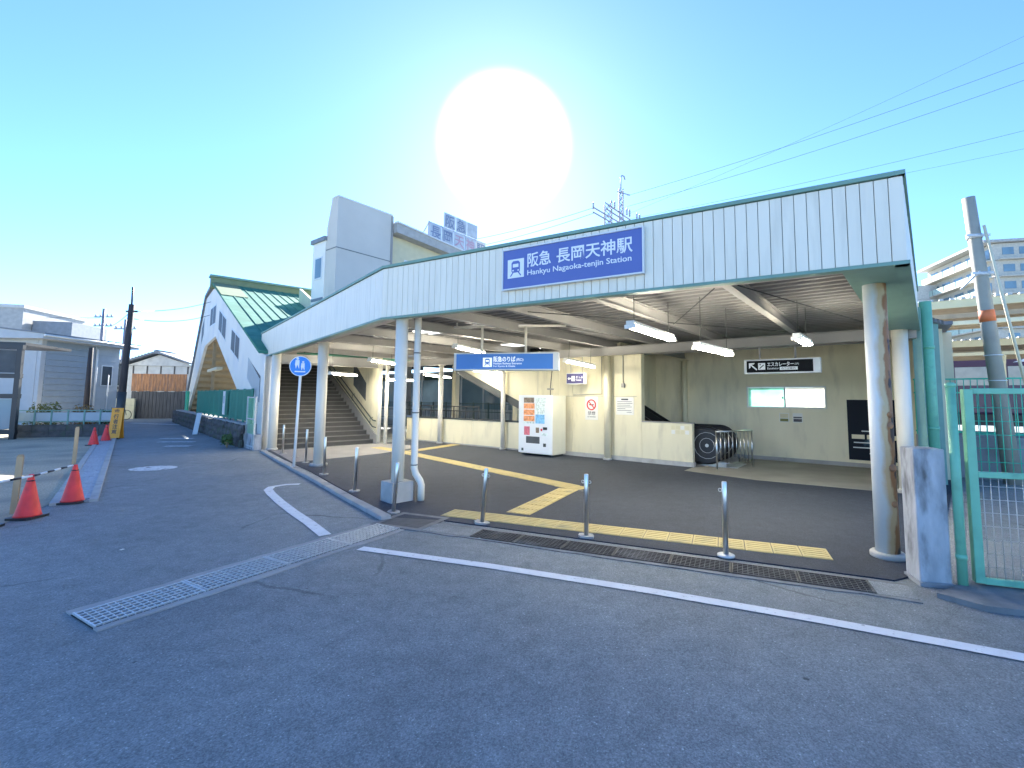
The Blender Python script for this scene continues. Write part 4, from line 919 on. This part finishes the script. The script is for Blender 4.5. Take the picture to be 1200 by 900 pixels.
# ================================================================== LEFT: retaining wall, fences
rwp = [(-9.45, 14.95), (-10.37, 15.85), (-13.97, 19.62), (-19.17, 25.0), (-24.5, 30.5)]
rt = thing('retaining_wall', 'dark rough stone retaining wall under the green street fence', 'wall', (0, 0, 0))
def seg(i, t_): return (rwp[i][0]+(rwp[i+1][0]-rwp[i][0])*t_, rwp[i][1]+(rwp[i+1][1]-rwp[i][1])*t_)
stones = [MB() for _ in range(5)]
for i in range(1, 4):
    L = math.hypot(rwp[i+1][0]-rwp[i][0], rwp[i+1][1]-rwp[i][1]); n = int(L/.42)
    core = MB(); p, q = rwp[i], rwp[i+1]; d = unit((q[0]-p[0], q[1]-p[1])); nn = (d[1], -d[0])
    nn = (-nn[0], -nn[1]) if nn[1] > 0 else nn
    core.prism([(p[0]-nn[0]*.5, p[1]-nn[1]*.5), (q[0]-nn[0]*.5, q[1]-nn[1]*.5), (q[0]-nn[0]*.12, q[1]-nn[1]*.12), (p[0]-nn[0]*.12, p[1]-nn[1]*.12)], 0, .80).build('wall_core', 'concrete', rt)
    for k in range(n):
        for r_ in range(3):
            c = seg(i, (k+.5+(.5 if r_ % 2 else 0))/n if k < n-1 else (k+.5)/n); mb = MB(); pr = []
            rad = random.uniform(.17, .24)
            m_ = 7; ring_ = []
            for zz, rr in ((-.14, .75), (0, 1.), (.13, .7)):
                for u in range(m_): a_ = 2*math.pi*u/m_; ring_.append((math.cos(a_)*rad*rr*random.uniform(.85, 1.1), math.sin(a_)*rad*.55*rr*random.uniform(.85, 1.1), zz*random.uniform(.9, 1.15)))
            mb.v = ring_
            for s_ in range(2):
                for u in range(m_): u2 = (u+1) % m_; mb.f.append((s_*m_+u, s_*m_+u2, (s_+1)*m_+u2, (s_+1)*m_+u))
            mb.f.append(tuple(reversed(range(m_)))); mb.f.append(tuple(range(2*m_, 3*m_)))
            mb.build('stone', 'stone', rt, (c[0]-nn[0]*.04, c[1]-nn[1]*.04, .12+r_*.25), ang(d)+random.uniform(-.15, .15))
MB().prism([(-9.5, 15.2), (-10.4, 16.1), (-10.3, 16.3), (-9.35, 15.35)], 0, .5).build('end_block', 'concrete_old', rt)
sf = thing('street_fence', 'green panel fence on top of the stone retaining wall', 'fence', (0, 0, 0))
def fence_run(t, p, q, z0, h, n, bars, m, off=.3, bw_=.014):
    d = unit((q[0]-p[0], q[1]-p[1])); nn = (-d[1], d[0]); nn = (-nn[0], -nn[1]) if nn[1] < 0 else nn
    p = (p[0]+nn[0]*off, p[1]+nn[1]*off); q = (q[0]+nn[0]*off, q[1]+nn[1]*off)
    lp_ = lambda u: (p[0]+(q[0]-p[0])*u, p[1]+(q[1]-p[1])*u)
    for k in range(n+1): c = lp_(k/n); MB().bar((*c, z0), (*c, z0+h), .06).build('post', m, t)
    for z in (z0+.1, z0+h-.04): MB().bar((*p, z), (*q, z), .04).build('rail', m, t)
    for k in range(1, bars): c = lp_(k/bars); MB().bar((*c, z0+.1), (*c, z0+h-.05), bw_).build('bar', m, t)
fence_run(sf, (-10.5, 16.0), (-13.97, 19.62), .78, 1.25, 4, 64, 'green_fence'); fence_run(sf, (-13.97, 19.62), (-19.17, 25.0), .78, 1.25, 6, 84, 'green_fence')
nb_ = thing('fence_notice', 'white notice sheet tied to the green street fence', 'notice', (-13.2, 19.0, 1.0), ang((-.69, .72))+math.pi); MB().box(-.22, .22, -.02, 0, 0, .95).build('sheet', 'paper', nb_); MB().box(-.14, .14, -.024, -.0205, .45, .75).build('print', 'siding_pale', nb_)
sg2 = thing('service_gate', 'narrow wire mesh gate beside the stair house pier', 'gate', (-9.55, 15.25, 0), ang((-.7, .72)))
for x in (0, 1.1): MB().bar((x, 0, 0), (x, 0, 1.75), .05).build('post', 'galv', sg2)
for z in (.1, 1.0, 1.72): MB().bar((0, 0, z), (1.1, 0, z), .035).build('rail', 'galv', sg2)
for k in range(1, 14): MB().bar((k*.08, 0, .1), (k*.08, 0, 1.72), .008).build('mesh_wire', 'gate_green', sg2)
MB().box(.03, 1.07, .02, .03, .12, 1.7).build('sheet', 'grey_wall', sg2) if False else None
bx_ = thing('prop_plank', 'pale plank leaning on the stone retaining wall', 'plank', (-15.75, 21.15, 0), 0); MB().bar((0, -.25, .02), (-.25, .28, .95), .18, .05).build('board', 'sign_frame', bx_)
ff = thing('far_street_fence', 'brighter green fence further up the street beyond the stair house', 'fence', (0, 0, 0))
fence_run(ff, (-24.5, 31.5), (-29.5, 38.5), .55, 1.5, 5, 40, 'mesh_green', 0)
fs = thing('far_kerb_wall', 'low pale stone wall under the far green fence', 'wall', (0, 0, 0)); MB().prism([(-24.4, 31.2), (-29.6, 38.4), (-29.2, 38.8), (-24.0, 31.6)], 0, .55).build('core', 'concrete', fs)
for k in range(8): u = k/8; MB().lathe([(.3, 0), (.42, .2), (.36, .4), (.15, .5)], 7).build('stone', 'stone', fs, (-24.5-5.2*u, 31.1+7.2*u, 0), k)

# ------------------------------------------------------------------ cones, stakes, yellow sign, channel
cone_me = MB().lathe([(.17, .03), (.155, .06), (.035, .66), (.03, .70), (.012, .705)], 24).mesh('cone_body', 'cone_red'); base_me = MB().prism([(-.19, -.15), (-.15, -.19), (.15, -.19), (.19, -.15), (.19, .15), (.15, .19), (-.15, .19), (-.19, .15)], 0, .035).mesh('cone_base', 'black')
def cone(p, rot, label, tilt=0.):
    t = thing('traffic_cone', label, 'traffic cone', (p[0], p[1], .006), rot, 'red cones along the gravel lot'); t.rotation_euler.y = tilt; t.scale = (.9, .9, .88)
    link('cone_body', cone_me, t); link('cone_base', base_me, t); MB().tube([(.042*math.cos(R(30*k)), .042*math.sin(R(30*k)), .60) for k in range(13)], .012, 6, False).build('bar_ring', 'black', t); return t
cone((-7.85, 7.82), .4, 'red traffic cone at the near end of the steel channel'); cone((-7.52, 6.86), .1, 'red traffic cone in front of the wooden stake at the left edge'); cone((-7.5, 6.28), .3, 'red traffic cone cut off by the left frame edge')
cone((-15.9, 16.4), .2, 'nearest red traffic cone of the far cluster'); cone((-16.9, 17.9), .7, 'red traffic cone in the middle of the far cluster'); cone((-18.0, 19.2), .5, 'furthest red traffic cone of the far cluster')
cb = thing('cone_bar', 'black and white striped bar linking the near cones', 'barrier bar', (-7.83, 7.75, .62), 0)
pts = [(0, 0, 0), (.33, -.9, -.02), (.36, -1.5, -.03), (.6, -2.6, -.03)]
import itertools
tot = [Vector(p) for p in pts]; kk = 0
for p_, q_ in zip(tot, tot[1:]):
    n = max(1, round((q_-p_).length/.16))
    for k in range(n): MB().tube([p_.lerp(q_, k/n), p_.lerp(q_, (k+1)/n)], .016, 8).build('stripe', 'black' if kk % 2 else 'sign_white', cb); kk += 1
def stake(p, h, label):
    t = thing('wooden_stake', label, 'stake', (p[0], p[1], 0), .5, 'wooden stakes in the gravel lot'); t.rotation_euler.y = random.uniform(-.03, .03); t.rotation_euler.x = random.uniform(-.03, .03)
    MB().box(-.035, .035, -.02, .02, 0, h).build('shaft', 'wood_stake', t); MB().prism_y([(-.035, h), (.035, h), (.02, h+.03), (-.02, h+.03)], -.019, .019).build('head', 'wood_stake', t)
stake((-7.98, 7.08), .85, 'wooden stake behind the near cones'); stake((-12.1, 12.0), .92, 'wooden stake in the gravel behind the steel channel')
ch = thing('steel_channel', 'pale steel plate drainage channel along the gravel lot', 'drain', (-7.75, 7.75, 0), ang((-13.7, 15.2)))
CL = math.hypot(13.7, 15.2)
for k in range(20):
    MB().box(k*CL/20+.012, (k+1)*CL/20-.012, -.17, .17, .006, .030).build('cover_plate', 'channel_plate', ch)
    for y in (-.11, -.035, .04, .115): MB().box(k*CL/20+.02, (k+1)*CL/20-.02, y-.012, y+.012, .030, .037).build('plate_rib', 'channel_plate', ch)
for s in (-1, 1): MB().box(0, CL, s*.23-.055, s*.23+.055, 0, .045).build('edge_rail', 'concrete_pale', ch)
ys = thing('caution_sign', 'yellow folding caution board with black characters by the wooden pole', 'sign', (-17.35, 18.8, 0), R(8))
for (y, a_) in ((-.12, -.1), (.12, .1)):
    b_ = MB().box(-.21, .21, -.012, .012, .02, 1.25).build('board', 'yellow_plastic', ys, (0, y, 0), bevel=.01); b_.rotation_euler.x = a_
    if y < 0:
        for k, c_ in enumerate('歩行者注意'): MB().box(-.13, .13, -.016, -.0125, 1.03-k*.205-.02, 1.21-k*.205-.03).build('character_field', 'yellow_plastic', b_); text(c_, .19, 'black', b_, (-.1, -.017, 1.045-k*.205), name='character', bold=.004)
        for x in (-.16, .16): MB().box(x-.04, x+.04, -.03, .03, 0, .06).build('foot', 'black', b_)
up = thing('wooden_utility_pole', 'dark wooden utility pole behind the yellow caution board', 'utility pole', (-17.75, 19.3, 0), 0)
def upp(z): return (.030*z, .0, z)
MB().tube([upp(0), upp(5.6)], [.14, .1], 14).build('shaft', 'wood_pole', up); MB().tube([upp(5.4), (upp(6.3)[0]-.04, 0, 6.35)], .035, 8).build('top_pipe', 'dark_metal', up); MB().bar((upp(5.3)[0]-.2, 0, 5.3), (upp(5.3)[0]+.25, 0, 5.3), .07).build('crossarm', 'dark_metal', up)
MB().tube([(upp(.3)[0], 0, .3), (upp(1.9)[0], 0, 1.9)], [.15, .145], 14).build('guard', 'dark_metal', up)
p1 = (-17.6, 19.3, 5.3)
wire([p1, (-21.0, 29.5, 8.1)], 'overhead wire from the wooden pole to the stair house gable', .014, .25); wire([(-17.6, 19.3, 5.0), (-21.0, 29.4, 7.2)], 'lower overhead wire from the wooden pole to the stair house', .014, .35)
wire([p1, (-44, 45.5, 8.6)], 'overhead wire from the wooden pole away to the far thin pole', .014, .3)
def thinpole(p, h, r, label, m='steel_tower', arms=2):
    t = thing('utility_pole', label, 'utility pole', (p[0], p[1], 0), 0); MB().tube([(0, 0, 0), (0, 0, h)], [r, r*.7], 10).build('shaft', m, t)
    for k in range(arms): MB().bar((-.9, 0, h-.8-k*.9), (.9, 0, h-.8-k*.9), .1).build('crossarm', m, t); [MB().lathe([(.05, 0), (.09, .1), (.04, .2)], 8).build('insulator', 'insulator', t, (x, 0, h-.76-k*.9)) for x in (-.75, -.3, .4, .8)]
    return t
thinpole((-43.7, 45), 10.2, .17, 'thin far utility pole with crossarms behind the grey blue house'); thinpole((-35.5, 38.5), 8.1, .12, 'thin utility pole left of the tiled brown house', arms=1)
thinpole((-24.6, 24.8), 4.3, .14, 'short dark pole in front of the grey blue house end wall', 'wood_pole', 0)
wire([(-44, 45, 9.3), (-75, 40, 9.6)], 'overhead wire running left from the far thin pole', .02, .4)

# ------------------------------------------------------------------ left houses
hx = thing('grey_blue_house', 'grey blue sided house with downpipe beyond the gravel lot', 'house', (-27.5, 25.0, 0), ang((-.07, .997)))
MB().box(0, 5.0, -.0, 8.0, 0, 4.75).build('wall', 'siding_pale', hx)
for k in range(13): MB().prism_x([(-.001, .3+k*.34), (-.045, .3+k*.34), (-.012, .63+k*.34), (-.001, .63+k*.34)], .25, 3.2).build('siding_board', 'siding', hx)
for k in range(11): MB().prism_x([(-.001, .4+k*.38), (-.035, .4+k*.38), (-.012, .76+k*.38), (-.001, .76+k*.38)], 3.4, 4.9).build('siding_board', 'siding_pale', hx)
MB().tube([(3.3, -.08, .1), (3.3, -.08, 4.5), (3.3, .1, 4.75)], .055, 8).build('downpipe', 'sign_frame', hx)
MB().prism_x([(-.7, 4.75), (-.7, 5.0), (4, 5.55), (8.7, 5.0), (8.7, 4.75)], -.7, 5.6).build('roof', 'siding_pale', hx); MB().prism_x([(-.78, 5.001), (-.78, 5.06), (4, 5.64), (8.7, 5.06), (8.7, 5.001), (4, 5.58)], -.75, 5.65).build('roof_sheet', 'roof_grey', hx)
wi = MB().box(3.7, 4.5, -.06, -.036, 2.3, 3.6).build('window', 'sign_frame', hx); MB().box(3.76, 4.44, -.066, -.061, 2.36, 3.54).build('pane', 'glass_dark', wi)
MB().box(-.03, -.001, 2.2, 3.0, 3.5, 4.0).build('vent_hood', 'siding', hx); MB().box(3.75, 4.5, -.42, -.1, .1, .7).build('air_conditioner', 'sign_frame', hx, bevel=.02); MB().tube([(4.2, -.08, .7), (4.2, -.08, 3.0)], .03, 6).build('pipe_cover', 'sign_frame', hx); MB().tube([(-.7, -.76, 4.93), (5.6, -.76, 4.93)], .06, 8).build('gutter', 'sign_frame', hx)
for k in range(8): MB().box(-.02, -.001, .2+k*.98, 1.16+k*.98, .1, 4.7).build('cladding_sheet', 'siding_pale', hx)
bf = thing('black_frame_shelter', 'black steel framed glazed shelter at the left frame edge', 'shelter', (-20.95, 18.3, 0), R(20))
for x in (-3.6, -1.8, -.9, 0): MB().bar((x, 0, 0), (x, 0, 3.7), .16).build('post', 'black', bf)
for z in (.3, 1.7, 2.5, 3.65): MB().bar((-3.8, 0, z), (.1, 0, z), .18).build('beam', 'black', bf)
for x in (-1.35, -.45): MB().box(x-.37, x+.37, .02, .05, 2.62, 3.52).build('pane', 'glass_dark', bf); MB().box(x-.37, x+.37, .02, .05, .42, 1.58).build('pane', 'glass_blue', bf)
MB().box(-3.8, .1, .05, 3, 3.74, 3.85).build('roof', 'black', bf)
gb = thing('grey_flat_roofed_building', 'grey flat roofed building behind the grey blue house', 'building', (-54, 40, 0), R(15))
MB().box(-6, 6.4, 0, 8, 0, 9.6).build('wall', 'grey_wall', gb); MB().box(-6.1, 6.5, -.1, 8.1, 9.6, 9.9).build('parapet', 'plaster', gb); MB().box(6.5, 9.5, 1, 6, 0, 8.6).build('annex', 'roof_grey', gb)
pw_ = thing('planter_wall', 'low dark block wall in front of the grey blue house', 'wall', (-21.6, 18.9, 0), ang((3.0, 1.0)))
for k in range(6): MB().box(k*.55, k*.55+.54, 0, .15, 0, .26).build('block', 'stone', pw_); MB().box(k*.55, k*.55+.54, 0.005, .15, .265, .52).build('block', 'stone', pw_)
pfn = thing('planter_fence', 'pale green rail fence on the low dark block wall', 'fence', (-21.6, 18.9, .525), ang((3.0, 1.0)))
for k in range(7): MB().bar((k*.54+.03, .07, 0), (k*.54+.03, .07, .62), .045).build('post', 'green_trim', pfn)
for z in (.12, .58): MB().bar((0, .07, z), (3.3, .07, z), .035).build('rail', 'green_trim', pfn)
MB().box(0, 3.3, .075, .085, .15, .5).build('panel', 'siding_pale', pfn)
def shrub(p, r, h, n, m, label, z0=0.):
    t = thing('shrub', label, 'shrub', (p[0], p[1], z0), 0); mb = MB()
    for k in range(n):
        u = random.random()**.4; a_ = random.uniform(0, 6.28); zz = random.random(); rr = r*u*(1-.45*zz)*random.uniform(.75, 1.15)
        c = Vector((rr*math.cos(a_), rr*math.sin(a_), .1+zz*h*random.uniform(.8, 1.1))); d1 = Vector((random.gauss(0,1), random.gauss(0,1), random.gauss(0,.6))).normalized(); d2 = d1.orthogonal().normalized(); s_ = random.uniform(.035, .075)
        b_ = len(mb.v); mb.v += [tuple(c-d1*s_), tuple(c+d2*s_*.5), tuple(c+d1*s_), tuple(c-d2*s_*.5)]; mb.f.append((b_, b_+1, b_+2, b_+3))
    mb.build('foliage', m, t); st_ = MB()
    for k in range(6): a_ = k*1.05; st_.tube([(0, 0, 0), (r*.4*math.cos(a_), r*.4*math.sin(a_), h*.7)], .012, 5)
    st_.build('stems', 'wood_stake', t); return t
shrub((-21.6, 20.0), .8, 1.25, 1100, 'leaf_yellow', 'yellow green shrub behind the planter fence'); shrub((-20.3, 20.4), .6, 1.15, 800, 'leaf_orange', 'orange tinged shrub behind the planter fence'); shrub((-19.1, 20.3), .5, 1.0, 700, 'leaf', 'dark green shrub at the right end of the planter fence')
shrub((-10.9, 15.95), .22, .35, 160, 'leaf', 'small weed clump at the foot of the retaining wall end')

bh = thing('tiled_brown_house', 'old house with tiled roof, rusty tin upper wall and dark plank base', 'house', (-31.4, 34.5, 0), R(12))
MB().box(0, 4.4, .05, 6, 0, 3.95).build('wall', 'plaster', bh)
for k in range(18): x = .35+k*.2; MB().box(x+.006, x+.194, -.0, .048, 2.05+random.uniform(-.04, .04), 3.35).build('tin_sheet', 'rust_tin', bh)
for k in range(15): x = .4+k*.235; MB().box(x+.008, x+.227, -.02, .048, 0, 2.03+random.uniform(-.05, .02)).build('plank', 'dark_plank', bh)
for k in range(5): MB().box(.35+k*.9, .42+k*.9, .0, .048, 3.36, 3.94).build('timber', 'dark_plank', bh)
MB().prism_y([(-.7, 3.85), (1.9, 4.85), (2.3, 4.85), (5.1, 3.85), (5.1, 3.97), (2.3, 5.0), (1.9, 5.0), (-.7, 3.97)], -.6, 6.5).build('roof', 'tile_roof', bh); MB().prism_y([(0, 3.96), (2.1, 4.8), (4.4, 3.96)], -.1, .04).build('gable', 'plaster', bh)
MB().tube([(2.1, -.65, 5.03), (2.1, 6.5, 5.03)], .12, 8).build('ridge', 'tile_roof', bh)
for k in range(14): x = -.6+k*.2; z = 3.98+(x+.7)*.4; MB().bar((x, -.6, z), (x, 6.4, z), .07).build('tile_row', 'tile_roof', bh) if z < 4.95 else None
dh = thing('cluttered_dark_house', 'dark balconied house behind the wooden utility pole', 'house', (-36.0, 36, 0), R(8))
MB().box(0, 4.0, .3, 6, 0, 4.3).build('wall', 'plaster', dh); MB().box(-.4, 4.4, -.6, 6.2, 4.3, 4.5).build('roof', 'tile_roof', dh); MB().box(0, 3.9, -.7, .3, 2.2, 2.4).build('balcony_slab', 'dark_plank', dh); MB().box(.2, 3.8, .2, .299, 2.5, 4.0).build('window', 'glass_dark', dh)
for k in range(14): MB().bar((.1+k*.28, -.65, 2.4), (.1+k*.28, -.65, 3.2), .04).build('baluster', 'dark_metal', dh)
MB().bar((0, -.65, 3.2), (3.9, -.65, 3.2), .06).build('rail', 'dark_metal', dh); MB().box(.3, 3.6, .2, .299, .2, 2.0).build('door', 'dark_plank', dh)
yw = thing('tan_block_wall', 'tan block wall beyond the wooden utility pole', 'wall', (-35.2, 33.6, 0), R(8))
for k in range(6):
    for j in range(3): MB().box(k*.8, k*.8+.79, 0, .15, j*.5, j*.5+.49).build('block', 'yellow_wall', yw)
bk = thing('parked_bicycle', 'dark bicycle parked by the tan block wall', 'bicycle', (-30.4, 33.0, 0), R(8))
for x in (-.5, .5): MB().tube([(x+.33*math.cos(R(24*k)), 0, .34+.33*math.sin(R(24*k))) for k in range(16)], .022, 6, False).build('wheel', 'black', bk)
for (p_, q_) in (((-.5, 0, .34), (-.15, 0, .35)), ((-.15, 0, .35), (-.25, 0, .8)), ((-.25, 0, .72), (.35, 0, .78)), ((.35, 0, .85), (.5, 0, .34)), ((-.15, 0, .35), (.37, 0, .7)), ((-.5, 0, .34), (-.25, 0, .72))): MB().tube([p_, q_], .02, 6).build('frame_tube', 'dark_metal', bk)
MB().box(-.38, -.14, -.07, .07, .82, .88).build('saddle', 'black', bk); MB().tube([(.3, -.28, .98), (.35, 0, .92), (.3, .28, .98)], .016, 6).build('handlebar', 'steel', bk)
fhs = [((-21.0, 46), 7, 6.0, 'white far house visible behind the tiled brown house', 'plaster'), ((-46, 52), 9, 6.2, 'grey far house left of the tiled brown house', 'siding_pale')]
for (p, w_, h, lb, m) in fhs:
    t = thing('far_house', lb, 'house', (p[0], p[1], 0), R(10)); MB().box(-w_, 0, 0, 7, 0, h-1.6).build('wall', m, t); MB().prism_y([(-w_-.5, h-1.65), (-w_/2, h), (.5, h-1.65), (.5, h-1.5), (-w_/2, h+.15), (-w_-.5, h-1.5)], -.5, 7.5).build('roof', 'tile_roof', t)
    for k in range(3): f = MB().box(-w_+.8+k*2, -w_+2.0+k*2, -.05, -.001, 1.2, 2.5).build('window', 'sign_frame', t); MB().box(-w_+.86+k*2, -w_+1.94+k*2, -.06, -.051, 1.26, 2.44).build('pane', 'glass_dark', f)
# litter and cigarette ends on the road
for (x, y, lb) in ((-.83, 6.0, 'tiny white scrap lying near the leaning bollard'), (-4.9, 5.5, 'tiny white scrap lying on the asphalt at left'), (-2.55, 6.35, 'tiny white scrap lying by the left drain')):
    q = thing('paper_scrap', lb, 'litter', (x, y, .006), random.uniform(0, 3)); MB().prism([(-.02, -.012), (.018, -.016), (.024, .012), (-.012, .018)], 0, .004).build('scrap', 'paper', q)
